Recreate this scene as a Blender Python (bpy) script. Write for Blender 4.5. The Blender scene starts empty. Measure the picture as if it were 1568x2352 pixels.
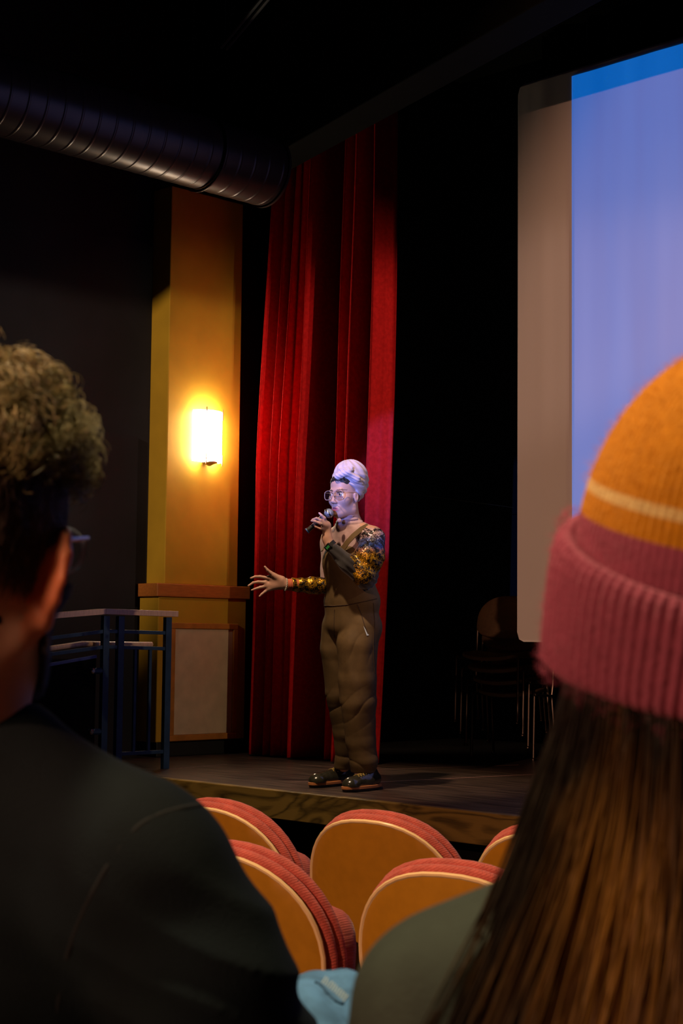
import bpy, math, random
import numpy as np
from mathutils import Vector, Matrix

# ------------------------------------------------------------------ camera
SC = bpy.context.scene
COL = SC.collection
S2 = math.sqrt(0.5)
EYE = np.array([0.0, 0.0, 1.65])
FPX = 3700.0                       # focal length in pixels of the 1568 px wide frame
PITCH = math.radians(4.54)
ROLL = math.radians(0.6)
RH = np.array([S2, S2, 0.0])       # horizontal right of the camera
FH = np.array([-S2, S2, 0.0])      # horizontal forward of the camera
UP = np.array([0.0, 0.0, 1.0])
_F = FH * math.cos(PITCH) + UP * math.sin(PITCH)
_U = UP * math.cos(PITCH) - FH * math.sin(PITCH)
_R = RH * math.cos(ROLL) + _U * math.sin(ROLL)
_U2 = _U * math.cos(ROLL) - RH * math.sin(ROLL)


def at(px, py, d):
    """world point seen at pixel (px, py) of the 1568x2352 photo, d metres in front of the lens"""
    return EYE + d * (_F + (px - 784.0) / FPX * _R - (py - 1176.0) / FPX * _U2)


cam_data = bpy.data.cameras.new('camera')
cam = bpy.data.objects.new('camera', cam_data)
COL.objects.link(cam)
cam.matrix_world = Matrix(((_R[0], _U2[0], -_F[0], EYE[0]), (_R[1], _U2[1], -_F[1], EYE[1]),
                           (_R[2], _U2[2], -_F[2], EYE[2]), (0, 0, 0, 1)))
cam_data.sensor_fit = 'HORIZONTAL'
cam_data.sensor_width = 24.0
cam_data.lens = FPX / 1568.0 * 24.0
cam_data.clip_start = 0.05
cam_data.clip_end = 60
cam_data.dof.use_dof = True
cam_data.dof.focus_distance = 8.5
cam_data.dof.aperture_fstop = 11.0
SC.camera = cam

# ------------------------------------------------------------------ world, lights, exposure
SC.view_settings.view_transform = 'Standard'
SC.view_settings.look = 'None'
SC.view_settings.gamma = 1.0
SC.view_settings.exposure = 0.0
SC.view_settings.use_curve_mapping = False
wd = bpy.data.worlds.new('world')
SC.world = wd
wd.use_nodes = True
wd.node_tree.nodes['Background'].inputs[0].default_value = (0.30, 0.34, 0.55, 1)
wd.node_tree.nodes['Background'].inputs[1].default_value = 0.006


def aim(o, target):
    o.rotation_euler = (Vector(target) - o.location).to_track_quat('-Z', 'Y').to_euler()


def spot(name, loc, target, power, color, angle, blend=0.2, radius=0.05):
    l = bpy.data.lights.new(name, 'SPOT')
    l.energy = power; l.color = color; l.spot_size = math.radians(angle); l.spot_blend = blend
    l.shadow_soft_size = radius
    o = bpy.data.objects.new(name, l); COL.objects.link(o); o.location = loc; aim(o, target)
    return o


def area(name, loc, target, power, color, sx, sy):
    l = bpy.data.lights.new(name, 'AREA')
    l.shape = 'RECTANGLE'; l.size = sx; l.size_y = sy; l.energy = power; l.color = color
    o = bpy.data.objects.new(name, l); COL.objects.link(o); o.location = loc; aim(o, target)
    return o


# warm stage wash from the rear of the hall, level with the underside of the ceiling beam
spot('stage_wash_lamp', (-1.5, -5.2, 4.75), (-2.2, 7.5, 2.3), 1850, (1.0, 0.48, 0.30), 40, 0.30, 0.06)
# steep spot added to brighten the speaker's overalls and hand, sparing the curtain
spot('speaker_fill_spot', (-5.3, 4.1, 5.6), (-6.35, 6.1, 1.45), 760, (1.0, 0.66, 0.40), 28, 0.7, 0.08)
# side wash that reaches the column, the curtain edge and the railing
spot('side_wash_lamp', (1.2, 6.9, 4.9), (-8.6, 7.2, 2.3), 400, (1.0, 0.72, 0.42), 26, 0.6, 0.05)
# separate grazing spot added on the right to brighten the curtain folds
spot('curtain_fill_spot', (0.3, 6.5, 4.3), (-7.2, 7.5, 3.3), 620, (1.0, 0.62, 0.50), 15, 0.8, 0.05)
# front fill added for the column's left face and the railing
spot('front_left_fill', (-6.5, 0.2, 4.9), (-9.9, 6.9, 3.1), 900, (1.0, 0.74, 0.50), 31, 0.5, 0.06)
# video projector beam as a narrow spot, on the speaker's head and shoulders only
spot('projector_beam', (-2.4, -3.6, 3.2), (-6.27, 6.17, 2.73), 8200, (0.16, 0.28, 1.0), 5.5, 0.25, 0.03)
# dim warm house lights over the audience (downlights)
spot('house_light', (-1.3, .75, 5.6), (-1.0, .8, 0), 640, (1.0, 0.76, 0.42), 44, 0.9, 0.25)
spot('house_light', (-3.6, 2.6, 5.6), (-3.2, 3.2, 0.5), 720, (1.0, 0.74, 0.42), 44, 0.9, 0.25)
# warm fill added behind the camera to light the two foreground figures
spot('rear_fill_light', (-1.0, -2.9, 2.4), (-1.0, 0.9, 1.6), 290, (1.0, 0.57, 0.33), 34, 0.5, 0.5)


# ------------------------------------------------------------------ helpers
def tag(o, label=None, cat=None, group=None, kind=None):
    if label: o['label'] = label
    if cat: o['category'] = cat
    if group: o['group'] = group
    if kind: o['kind'] = kind
    return o


def empty(name, loc=(0, 0, 0), rz=0.0, label=None, cat=None, group=None):
    o = bpy.data.objects.new(name, None); COL.objects.link(o)
    o.location = [float(c) for c in loc]; o.rotation_euler = (0, 0, rz)
    o.empty_display_size = 0.1
    return tag(o, label, cat, group)


def mesh_obj(name, verts, faces, mat, parent=None, smooth=True, sub=None, origin=None, auto=None):
    """verts in world space if origin is given (they are stored relative to the root's location)"""
    v = np.asarray(verts, dtype=np.float64)
    if origin is not None:
        v = v - np.asarray(origin)[None, :]
    me = bpy.data.meshes.new(name)
    if isinstance(faces, np.ndarray):
        n = faces.shape[0]; k = faces.shape[1]
        me.vertices.add(len(v)); me.vertices.foreach_set('co', v.astype(np.float32).ravel())
        me.loops.add(n * k); me.loops.foreach_set('vertex_index', faces.astype(np.int32).ravel())
        me.polygons.add(n)
        me.polygons.foreach_set('loop_start', (np.arange(n) * k).astype(np.int32))
        me.polygons.foreach_set('loop_total', np.full(n, k, dtype=np.int32))
        me.update(calc_edges=True)
        me.validate()
    else:
        me.from_pydata([tuple(map(float, p)) for p in v], [], faces)
        me.update()
    if smooth:
        me.polygons.foreach_set('use_smooth', np.ones(len(me.polygons), dtype=bool))
        if auto is not None:
            me.set_sharp_from_angle(angle=math.radians(auto))
    for m in (mat if isinstance(mat, (list, tuple)) else [mat]):
        me.materials.append(m)
    o = bpy.data.objects.new(name, me); COL.objects.link(o)
    if parent is not None: o.parent = parent
    return o


class MB:
    """collects simple solids into one mesh"""
    def __init__(s): s.v = []; s.f = []
    def add(s, v, f):
        b = len(s.v); s.v += [tuple(map(float, p)) for p in v]; s.f += [tuple(i + b for i in q) for q in f]; return s
    def box(s, c, size, rz=0.0, bev=0.0):
        cx, cy, cz = c; hx, hy, hz = [x / 2 for x in size]
        if bev <= 0:
            pts = [(sx * hx, sy * hy, sz * hz) for sz in (-1, 1) for sy in (-1, 1) for sx in (-1, 1)]
            f = [(0, 2, 3, 1), (4, 5, 7, 6), (0, 1, 5, 4), (2, 6, 7, 3), (0, 4, 6, 2), (1, 3, 7, 5)]
        else:
            b = min(bev, hx * .99, hy * .99, hz * .99)
            pts = []; rings = []
            for z, q in ((-hz, b), (-hz + b, 0), (hz - b, 0), (hz, b)):
                x = hx - q; y = hy - q; r = b if q == 0 else b * .5
                r = min(r, x * .98, y * .98)
                ring = [(x - r, -y), (x, -y + r), (x, y - r), (x - r, y), (-x + r, y), (-x, y - r), (-x, -y + r), (-x + r, -y)]
                rings.append(len(pts)); pts += [(a, c2, z) for a, c2 in ring]
            f = [tuple(reversed(range(0, 8))), tuple(range(24, 32))]
            for k in range(3):
                for i in range(8):
                    j = (i + 1) % 8
                    f.append((rings[k] + i, rings[k] + j, rings[k + 1] + j, rings[k + 1] + i))
        cr, sr = math.cos(rz), math.sin(rz)
        return s.add([(cx + x * cr - y * sr, cy + x * sr + y * cr, cz + z) for x, y, z in pts], f)
    def hexa(s, p):   # 8 points, bottom loop then top loop
        return s.add(p, [(3, 2, 1, 0), (4, 5, 6, 7), (0, 1, 5, 4), (1, 2, 6, 5), (2, 3, 7, 6), (3, 0, 4, 7)])
    def bar(s, a, b, w, h):
        a = Vector(a); b = Vector(b); d = (b - a).normalized()
        side = d.cross(Vector((0, 0, 1)))
        if side.length < 1e-3: side = Vector((1, 0, 0))
        side.normalize(); u = side.cross(d).normalized()
        p = []
        for q in (a, b):
            for i, j in ((-1, -1), (1, -1), (1, 1), (-1, 1)):
                p.append(q + side * (i * w / 2) + u * (j * h / 2))
        return s.hexa(p)
    def tube(s, pts, r, n=10, caps=True, closed=False):
        pts = [Vector([float(c) for c in p]) for p in pts]; m = len(pts)
        rr = r if isinstance(r, (list, tuple, np.ndarray)) else [r] * m
        rings = []; prev = None
        for i, p in enumerate(pts):
            if closed: t = pts[(i + 1) % m] - pts[i - 1]
            else: t = pts[min(i + 1, m - 1)] - pts[max(i - 1, 0)]
            t = t.normalized() if t.length > 1e-9 else Vector((0, 0, 1))
            if prev is None:
                ref = Vector((0, 0, 1)) if abs(t.z) < .9 else Vector((1, 0, 0))
                nn = t.cross(ref).normalized()
            else:
                nn = (prev - t * prev.dot(t))
                nn = nn.normalized() if nn.length > 1e-6 else t.orthogonal().normalized()
            prev = nn; bb = t.cross(nn)
            rings.append([p + (nn * math.cos(2 * math.pi * k / n) + bb * math.sin(2 * math.pi * k / n)) * float(rr[i]) for k in range(n)])
        v = [q for g in rings for q in g]; f = []
        for i in range(m if closed else m - 1):
            for k in range(n):
                a = i * n + k; b = i * n + (k + 1) % n; i2 = (i + 1) % m
                f.append((a, b, i2 * n + (k + 1) % n, i2 * n + k))
        if caps and not closed:
            f.append(tuple(reversed(range(n)))); f.append(tuple(range((m - 1) * n, m * n)))
        return s.add(v, f)
    def lathe(s, prof, c=(0, 0, 0), axis=(0, 0, 1), n=24, caps=True):
        ax = Vector(axis).normalized(); q = Vector((0, 0, 1)).rotation_difference(ax); c = Vector([float(x) for x in c])
        v = []; f = []; m = len(prof)
        for r, z in prof:
            for k in range(n):
                a = 2 * math.pi * k / n
                v.append(c + q @ Vector((r * math.cos(a), r * math.sin(a), z)))
        for i in range(m - 1):
            for k in range(n):
                j = (k + 1) % n
                f.append((i * n + k, i * n + j, (i + 1) * n + j, (i + 1) * n + k))
        if caps:
            f.append(tuple(reversed(range(n)))); f.append(tuple(range((m - 1) * n, m * n)))
        return s.add(v, f)
    def loft(s, loops, cap=True):
        n = len(loops[0]); v = [p for l in loops for p in l]; f = []
        for i in range(len(loops) - 1):
            for k in range(n):
                j = (k + 1) % n
                f.append((i * n + k, i * n + j, (i + 1) * n + j, (i + 1) * n + k))
        if cap:
            f.append(tuple(reversed(range(n)))); f.append(tuple(range((len(loops) - 1) * n, len(loops) * n)))
        return s.add(v, f)
    def build(s, name, mat, parent=None, smooth=False, auto=35, origin=None, bevel=0.0):
        o = mesh_obj(name, s.v, s.f, mat, parent, smooth, origin=origin, auto=auto if smooth else None)
        if bevel:
            b = o.modifiers.new('bevel', 'BEVEL'); b.width = bevel; b.segments = 2; b.limit_method = 'ANGLE'
        return o


def copy_tree(o, parent=None):
    c = o.copy(); COL.objects.link(c); c.parent = parent
    for ch in list(o.children): copy_tree(ch, c)
    return c


# ------------------------------------------------------------------ materials
def srgb(r, g, b):
    f = lambda c: (c / 12.92 if c <= .04045 else ((c + .055) / 1.055) ** 2.4)
    return (f(r / 255), f(g / 255), f(b / 255))


def mat(name, col, rough=0.6, metal=0.0, spec=0.5, vary=0.0, vscale=20.0, bump=0.0, bscale=200.0, stretch=None,
        sheen=0.0, coat=0.0, emis=None, estr=0.0, sss=0.0, trans=0.0, ior=1.45, wave=None, col2=None):
    m = bpy.data.materials.new(name); m.use_nodes = True
    nt = m.node_tree; N = nt.nodes; L = nt.links; b = N['Principled BSDF']
    b.inputs['Base Color'].default_value = (*col, 1)
    b.inputs['Roughness'].default_value = rough; b.inputs['Metallic'].default_value = metal
    b.inputs['Specular IOR Level'].default_value = spec
    b.inputs['Sheen Weight'].default_value = sheen
    b.inputs['Coat Weight'].default_value = coat; b.inputs['Coat Roughness'].default_value = .15
    b.inputs['Transmission Weight'].default_value = trans; b.inputs['IOR'].default_value = ior
    if sss:
        b.inputs['Subsurface Weight'].default_value = sss
        b.inputs['Subsurface Radius'].default_value = (1.0, .35, .2); b.inputs['Subsurface Scale'].default_value = .006
    if emis:
        b.inputs['Emission Color'].default_value = (*emis, 1); b.inputs['Emission Strength'].default_value = estr
    tc = N.new('ShaderNodeTexCoord'); mp = N.new('ShaderNodeMapping')
    L.new(tc.outputs['Object'], mp.inputs['Vector'])
    if stretch: mp.inputs['Scale'].default_value = stretch
    if vary or col2:
        n = N.new('ShaderNodeTexNoise'); n.inputs['Scale'].default_value = vscale; n.inputs['Detail'].default_value = 5
        L.new(mp.outputs[0], n.inputs['Vector'])
        r = N.new('ShaderNodeMix'); r.data_type = 'RGBA'
        c2 = col2 if col2 else tuple(c * (1 + vary) for c in col)
        c1 = col if col2 else tuple(c * (1 - vary) for c in col)
        r.inputs['A'].default_value = (*c1, 1); r.inputs['B'].default_value = (*c2, 1)
        cr = N.new('ShaderNodeMapRange'); cr.inputs[1].default_value = .35; cr.inputs[2].default_value = .65
        L.new(n.outputs['Fac'], cr.inputs[0]); L.new(cr.outputs[0], r.inputs['Factor'])
        L.new(r.outputs['Result'], b.inputs['Base Color'])
    if bump:
        n2 = N.new('ShaderNodeTexNoise'); n2.inputs['Scale'].default_value = bscale; n2.inputs['Detail'].default_value = 3
        L.new(mp.outputs[0], n2.inputs['Vector'])
        bp = N.new('ShaderNodeBump'); bp.inputs['Strength'].default_value = bump; bp.inputs['Distance'].default_value = .002
        L.new(n2.outputs['Fac'], bp.inputs['Height']); L.new(bp.outputs[0], b.inputs['Normal'])
    return m


M = {}
M['black_wall'] = mat('black_wall', (.0075, .0065, .0105), .85, vary=.2, vscale=3, bump=.3, bscale=60)
M['black_cloth'] = mat('black_cloth', (.0018, .002, .003), .95, spec=.05, bump=.2, bscale=300)
M['ceiling'] = mat('ceiling_paint', (.004, .004, .004), .9)
M['beam'] = mat('beam_paint', (.004, .0037, .0034), .9, spec=.08, vary=.2, vscale=6)
M['hall_floor'] = mat('hall_carpet', (.03, .015, .014), .95, vary=.3, vscale=60, bump=.4, bscale=400)
M['ochre'] = mat('ochre_plaster', (.48, .272, .012), .75, vary=.06, vscale=5, bump=.25, bscale=250)
M['ledge'] = mat('stained_ledge_wood', (.42, .135, .025), .5, vary=.12, vscale=12, stretch=(6, 1, 6))
M['frame_wood'] = mat('light_frame_wood', (.45, .17, .028), .5, vary=.15, vscale=12, stretch=(6, 1, 1))
M['panel_cloth'] = mat('beige_panel_cloth', (.64, .49, .34), .9, vary=.08, vscale=8, bump=.5, bscale=700)
M['curtain'] = mat('red_velvet', (.60, .018, .018), .8, spec=.0, vary=.12, vscale=40, bump=.3, bscale=500)
M['duct'] = mat('painted_duct', (.060, .036, .032), .34, metal=.4, vary=.1, vscale=9, bump=.02, bscale=30)
M['screen_cloth'] = mat('screen_cloth', (.70, .66, .62), .9)
M['blue_steel'] = mat('blue_painted_steel', (.024, .060, .13), .4, vary=.2, vscale=10)
M['handrail'] = mat('pale_handrail_wood', (.85, .52, .40), .4, vary=.12, vscale=20, stretch=(1, 12, 1), coat=.3)
M['chrome'] = mat('steel_bright', (.55, .5, .45), .25, metal=1.0)
M['steel_dim'] = mat('steel_dull', (.24, .20, .16), .35, metal=1.0)
M['shell'] = mat('seat_shell_laminate', (.47, .235, .014), .42, vary=.05, vscale=30, bump=.12, bscale=600)
M['shell_edge'] = mat('seat_shell_edge', (.90, .68, .34), .2, coat=.6)  # laminate edge, with part of its highlight put into the pale colour
M['seat_black'] = mat('black_plastic', (.012, .013, .014), .45)
M['brown_fabric'] = mat('brown_chair_fabric', (.34, .22, .12), .8, vary=.1, vscale=60, bump=.3, bscale=500)


def weave_mat(name, col, scale, strength=.6):
    m = mat(name, col, .85, vary=.14, vscale=35, sheen=.15)
    nt = m.node_tree; N = nt.nodes; L = nt.links
    tc = N.new('ShaderNodeTexCoord'); mp = N.new('ShaderNodeMapping'); mp.inputs['Rotation'].default_value = (.0, .5, .0)
    br = N.new('ShaderNodeTexBrick'); br.inputs['Scale'].default_value = scale
    br.inputs['Mortar Size'].default_value = .06; br.inputs['Mortar Smooth'].default_value = .6
    br.inputs['Color1'].default_value = (1, 1, 1, 1); br.inputs['Color2'].default_value = (.6, .6, .6, 1); br.inputs['Mortar'].default_value = (0, 0, 0, 1)
    sw = N.new('ShaderNodeSeparateXYZ'); cb = N.new('ShaderNodeCombineXYZ')
    L.new(tc.outputs['Object'], mp.inputs[0]); L.new(mp.outputs[0], sw.inputs[0])
    L.new(sw.outputs['X'], cb.inputs['X']); L.new(sw.outputs['Z'], cb.inputs['Y'])
    L.new(cb.outputs[0], br.inputs['Vector'])
    bp = N.new('ShaderNodeBump'); bp.inputs['Strength'].default_value = strength; bp.inputs['Distance'].default_value = .0025
    L.new(br.outputs['Color'], bp.inputs['Height']); L.new(bp.outputs[0], N['Principled BSDF'].inputs['Normal'])
    return m


M['seat_fabric'] = weave_mat('salmon_seat_fabric', (.48, .090, .065), 38)


def oak_mat():
    m = mat('oiled_oak', (.12, .075, .016), .5)
    nt = m.node_tree; N = nt.nodes; L = nt.links; b = N['Principled BSDF']
    tc = N.new('ShaderNodeTexCoord'); mp = N.new('ShaderNodeMapping'); mp.inputs['Scale'].default_value = (1.0, 1.0, 3.0)
    n = N.new('ShaderNodeTexNoise'); n.inputs['Scale'].default_value = 1.5; n.inputs['Detail'].default_value = 2.5
    n.inputs['Distortion'].default_value = .9
    L.new(tc.outputs['Object'], mp.inputs[0]); L.new(mp.outputs[0], n.inputs['Vector'])
    mu = N.new('ShaderNodeMath'); mu.operation = 'MULTIPLY'; mu.inputs[1].default_value = 13
    fr = N.new('ShaderNodeMath'); fr.operation = 'PINGPONG'; fr.inputs[1].default_value = 1.0
    L.new(n.outputs['Fac'], mu.inputs[0]); L.new(mu.outputs[0], fr.inputs[0])
    fine = N.new('ShaderNodeTexNoise'); fine.inputs['Scale'].default_value = 60; fine.inputs['Detail'].default_value = 4
    mp2 = N.new('ShaderNodeMapping'); mp2.inputs['Scale'].default_value = (.25, 1, 3)
    L.new(tc.outputs['Object'], mp2.inputs[0]); L.new(mp2.outputs[0], fine.inputs['Vector'])
    ad = N.new('ShaderNodeMath'); ad.operation = 'MULTIPLY_ADD'; ad.inputs[1].default_value = .6; 
    L.new(fine.outputs['Fac'], ad.inputs[0]); L.new(fr.outputs[0], ad.inputs[2])
    cr = N.new('ShaderNodeValToRGB')
    cr.color_ramp.elements[0].position = .25; cr.color_ramp.elements[0].color = (.055, .036, .008, 1)
    cr.color_ramp.elements[1].position = 1.0; cr.color_ramp.elements[1].color = (.20, .130, .030, 1)
    L.new(ad.outputs[0], cr.inputs[0]); L.new(cr.outputs[0], b.inputs['Base Color'])
    return m


M['oak'] = oak_mat()


def stage_mat():
    m = mat('dark_stage_boards', (.03, .02, .018), .32, spec=.5)
    nt = m.node_tree; N = nt.nodes; L = nt.links; b = N['Principled BSDF']
    tc = N.new('ShaderNodeTexCoord'); mp = N.new('ShaderNodeMapping'); mp.inputs['Scale'].default_value = (1.2, 14, 1)
    mp.inputs['Rotation'].default_value = (0, 0, math.radians(0))
    n = N.new('ShaderNodeTexNoise'); n.inputs['Scale'].default_value = 2.2; n.inputs['Detail'].default_value = 6
    L.new(tc.outputs['Object'], mp.inputs[0]); L.new(mp.outputs[0], n.inputs['Vector'])
    cr = N.new('ShaderNodeValToRGB')
    cr.color_ramp.elements[0].position = .35; cr.color_ramp.elements[0].color = (.030, .021, .018, 1)
    cr.color_ramp.elements[1].position = .75; cr.color_ramp.elements[1].color = (.105, .068, .050, 1)
    L.new(n.outputs['Fac'], cr.inputs[0]); L.new(cr.outputs[0], b.inputs['Base Color'])
    mr = N.new('ShaderNodeMapRange'); mr.inputs[3].default_value = .24; mr.inputs[4].default_value = .5
    L.new(n.outputs['Fac'], mr.inputs[0]); L.new(mr.outputs[0], b.inputs['Roughness'])
    bp = N.new('ShaderNodeBump'); bp.inputs['Strength'].default_value = .12; bp.inputs['Distance'].default_value = .002
    L.new(n.outputs['Fac'], bp.inputs['Height']); L.new(bp.outputs[0], b.inputs['Normal'])
    return m


M['stage'] = stage_mat()
# ------------------------------------------------------------------ setting
ZS = 0.85          # stage top
YE = 5.88          # stage front edge
XW = -8.80         # left wall
FLF = 0.18        # hall floor in front of the terrace
FLB = 0.46        # terrace the foreground audience sits on
def floor_z(y): return FLF
SEAT_RZ = math.radians(15)
ROWD = np.array([math.cos(SEAT_RZ), math.sin(SEAT_RZ), 0.0])      # along a seat row
SEATF = np.array([-math.sin(SEAT_RZ), math.cos(SEAT_RZ), 0.0])   # the way the seats face
def rowpt(lat, dep, z=0.0):
    p = RH * lat + FH * dep
    return np.array([p[0], p[1], z])


def struct(name, mb, m, bevel=0.0, smooth=False, **k):
    o = mb.build(name, m, bevel=bevel, smooth=smooth, **k); o['kind'] = 'structure'; return o


fl = MB()
fl.hexa([(XW, -6.2, floor_z(-6.2) - .3), (5.5, -6.2, floor_z(-6.2) - .3), (5.5, YE + .3, floor_z(YE) - .3), (XW, YE + .3, floor_z(YE) - .3),
         (XW, -6.2, floor_z(-6.2)), (5.5, -6.2, floor_z(-6.2)), (5.5, YE + .3, floor_z(YE)), (XW, YE + .3, floor_z(YE))])
struct('floor', fl, M['hall_floor'])
struct('wall_left', MB().box((XW - .1, 2.0, 3.0), (.2, 16.6, 6.8)), M['black_wall'])
struct('wall_right', MB().box((5.6, 2.0, 3.0), (.2, 16.6, 6.8)), M['black_wall'])
struct('wall_rear', MB().box((-1.6, -6.3, 3.0), (14.6, .2, 6.8)), M['black_wall'])
struct('wall_back', MB().box((-1.6, 10.3, 3.0), (14.6, .2, 6.8)), M['black_cloth'])
struct('ceiling', MB().box((-1.6, 2.0, 6.5), (14.6, 16.8, .2)), M['ceiling'])
# stage: dark boards, oak fascia, recessed riser
struct('stage_floor', MB().box((-1.65, (YE + .03 + 10.2) / 2, ZS - .05), (14.3, 10.2 - YE - .03, .10)), M['stage'])
struct('stage_riser', MB().box((-1.65, YE + .20, .30), (14.3, .06, .95)), M['beam'])
fas = MB()
fas.box((-1.65, YE + .02, ZS - .0755), (14.3, .05, .153))
struct('trim_1', fas, M['oak'], bevel=.006)
# raised terrace behind the front rows
te = SEATF * 2.45
def tp(a, b, z): q = te + ROWD * a + SEATF * b; return (max(XW, min(5.5, q[0])), max(-6.2, min(YE, q[1])), z)
tr = MB().hexa([tp(-9, -12, FLF), tp(9, -12, FLF), tp(7.5, 0, FLF), tp(-7.9, 0, FLF), tp(-9, -12, FLB), tp(9, -12, FLB), tp(7.5, 0, FLB), tp(-7.9, 0, FLB)])
struct('floor_terrace', tr, M['hall_floor'])
# black wall panelling beside the column, up to 3 m
struct('trim_2', MB().box((XW + .02, 3.3, 1.75), (.04, 6.96, 2.56)), M['black_wall'])
# the dark ceiling beam in front of the curtain
bd = np.array([-.962, .276, 0.0])
p0 = np.array([-6.15, 6.58, 4.83])
bm = MB()
a_ = p0 + bd * 2.74; b_ = p0 - bd * 11.6
nrm = np.array([.276, .962, 0])
pts = []
for z in (4.83, 4.99):
    for q in (a_, b_, b_ + nrm * .25, a_ + nrm * .25):
        pts.append((q[0], q[1], z))
bm.hexa(pts)
struct('ceiling_beam', bm, M['beam'], bevel=.008)
hd = MB()
hd.hexa([(q[0], q[1], z) for z in (4.99, 6.4) for q in (a_ + nrm * .1, b_ + nrm * .1, b_ + nrm * .2, a_ + nrm * .2)])
struct('beam_header_panel', hd, M['ceiling'])

# tape lines and scuffs on the stage floor
tape_m = mat('worn_tape', (.20, .115, .10), .5, vary=.3, vscale=60)
def floor_pt(px, py, z=ZS):
    a = at(px, py, 1.0) - EYE
    return EYE + a * ((z - EYE[2]) / a[2])
for k, (p, q, w, lab) in enumerate([((858, 1797), (1255, 1777), .028, 'pinkish worn tape line across the stage, nearer of two right of the speaker'),
                               ((858, 1768), (1190, 1757), .008, 'thin faint line on the stage floor in front of the stacked chairs'),
                               ((668, 1795.5), (716, 1795), .016, 'short pale scuff on the stage floor by the toe of the left shoe'),
                               ((690, 1757), (738, 1760), .008, 'short thin scratch on the stage floor near the curtain hem'),
                               ((390, 1766), (520, 1756), .012, 'dim line on the stage floor by the foot of the railing')]):
    a = floor_pt(*p); b = floor_pt(*q); d = (b - a) / np.linalg.norm(b - a); s_ = np.array([-d[1], d[0], 0]) * w / 2
    m_ = MB(); n_ = 14; rnd = random.Random(k)
    top = []
    L1 = []; L2 = []
    for i in range(n_ + 1):
        c = a + (b - a) * i / n_; ww = .75 + .35 * rnd.random()
        L1.append(c + s_ * ww); L2.append(c - s_ * ww)
    loops = [[(*L1[i][:2], ZS), (*L2[i][:2], ZS), (*L2[i][:2], ZS + .0012), (*L1[i][:2], ZS + .0012)] for i in range(n_ + 1)]
    m_.loft(loops)
    tag(m_.build('floor_tape', tape_m), lab, 'tape')

# faint conduits hung under the ceiling
con_m = mat('dull_conduit', (.05, .05, .045), .6)
for k, (p, q) in enumerate([((508, 108), (606, -10)), ((520, 112), (622, -10))]):
    a = floor_pt(*p, 5.3); b = floor_pt(*q, 5.3); e = a + (b - a) * 3.0
    r = empty('ceiling_conduit', a, 0, ['thin grey metal pipe running up under the dark ceiling, left of its twin',
              'thin grey metal pipe running up under the dark ceiling, right of its twin'][k], 'pipe', 'paired pipes under the ceiling')
    MB().tube([a, e], .012, 8).build('pipe_run', con_m, r, smooth=True, origin=a)
    for t in (.03, .97):
        c = a + (e - a) * t
        MB().tube([c, (c[0], c[1], 6.4)], .004, 6).build('hanger_rod', con_m, r, smooth=True, origin=a)

# ------------------------------------------------------------------ column with lamp
cx0, cy0 = -8.60, 6.905          # near corner of the shaft; front face looks to +X and runs along +Y
CW = .66
col_root = empty('column', (cx0 - .1, cy0 + CW / 2, ZS), 0, 'ochre yellow square column with a wider panelled base against the dark left wall', 'column')
def cbox(name, x0, x1, y0, y1, z0, z1, m, bev=.006, parent=None):
    return MB().box(((x0 + x1) / 2, (y0 + y1) / 2, (z0 + z1) / 2), (x1 - x0, y1 - y0, z1 - z0)).build(name, m, parent or col_root, origin=(cx0 - .1, cy0 + CW / 2, ZS), bevel=bev)
def zat(px, py, x=None, y=None):
    """height of the wall point seen at this pixel on the plane X=x or Y=y"""
    a = at(px, py, 1.0) - EYE
    t = x / a[0] if x is not None else y / a[1]
    return EYE + a * t
zl0 = 2.02; zl1 = 1.93
cbox('shaft', XW, cx0, cy0, cy0 + CW, zl0, 4.78, M['ochre'])
cbox('ledge', XW, cx0 + .038, cy0 - .09, cy0 + CW + .09, zl1, zl0, M['ledge'])
cbox('base', XW, cx0 + .022, cy0 - .066, cy0 + CW + .066, ZS + .10, zl1, M['ochre'])
cbox('plinth', XW, cx0 + .01, cy0 - .05, cy0 + CW + .05, ZS, ZS + .10, M['seat_black'])
fx = cx0 + .022
fr = MB()
y0f, y1f, z0f, z1f = cy0 + .03, cy0 + CW - .025, ZS + .105, 1.755
for (ya, yb, za, zb) in ((y0f, y1f, z0f, z0f + .04), (y0f, y1f, z1f - .04, z1f), (y0f, y0f + .04, z0f + .04, z1f - .04), (y1f - .04, y1f, z0f + .04, z1f - .04)):
    fr.box((fx + .012, (ya + yb) / 2, (za + zb) / 2), (.024, yb - ya, zb - za))
fo = fr.build('panel_frame', M['frame_wood'], col_root, origin=(cx0 - .1, cy0 + CW / 2, ZS), bevel=.004)
cbox('cloth_panel', fx, fx + .012, y0f + .04, y1f - .04, z0f + .04, z1f - .04, M['panel_cloth'], .004)

# wall sconce: bowed frosted glass with slim metal straps
sy = cy0 + .33; sz = 3.055; sh = .178
sc_o = (cx0, sy, sz)
sconce = empty('wall_sconce', sc_o, 0, 'lit frosted glass wall lamp with slim metal straps on the yellow column', 'lamp')
em = mat('lit_glass', (1, .93, .8), .3, emis=(1.0, .88, .66), estr=44.0)
def bow(r, n=20):
    return [(cx0 + .015 + r * math.sin(math.pi * i / n), sy - .125 * math.cos(math.pi * i / n)) for i in range(n + 1)]
loops = []
for z in (-sh, -sh + .008, sh - .008, sh):
    q = .125 * (0.97 if abs(z) == sh else 1)
    lo = [(cx0 + .02 + .085 * math.sin(math.pi * i / 20), sy - q * math.cos(math.pi * i / 20), sz + z) for i in range(21)]
    loops.append([Vector(p) for p in lo])
g = MB().loft(loops); g.build('glass_shade', em, sconce, smooth=True, origin=sc_o, auto=50)
bk = MB().box((cx0 + .011, sy, sz), (.022, .13, 2 * sh - .06)); bk.build('back_plate', M['steel_dim'], sconce, origin=sc_o, bevel=.003)
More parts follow.
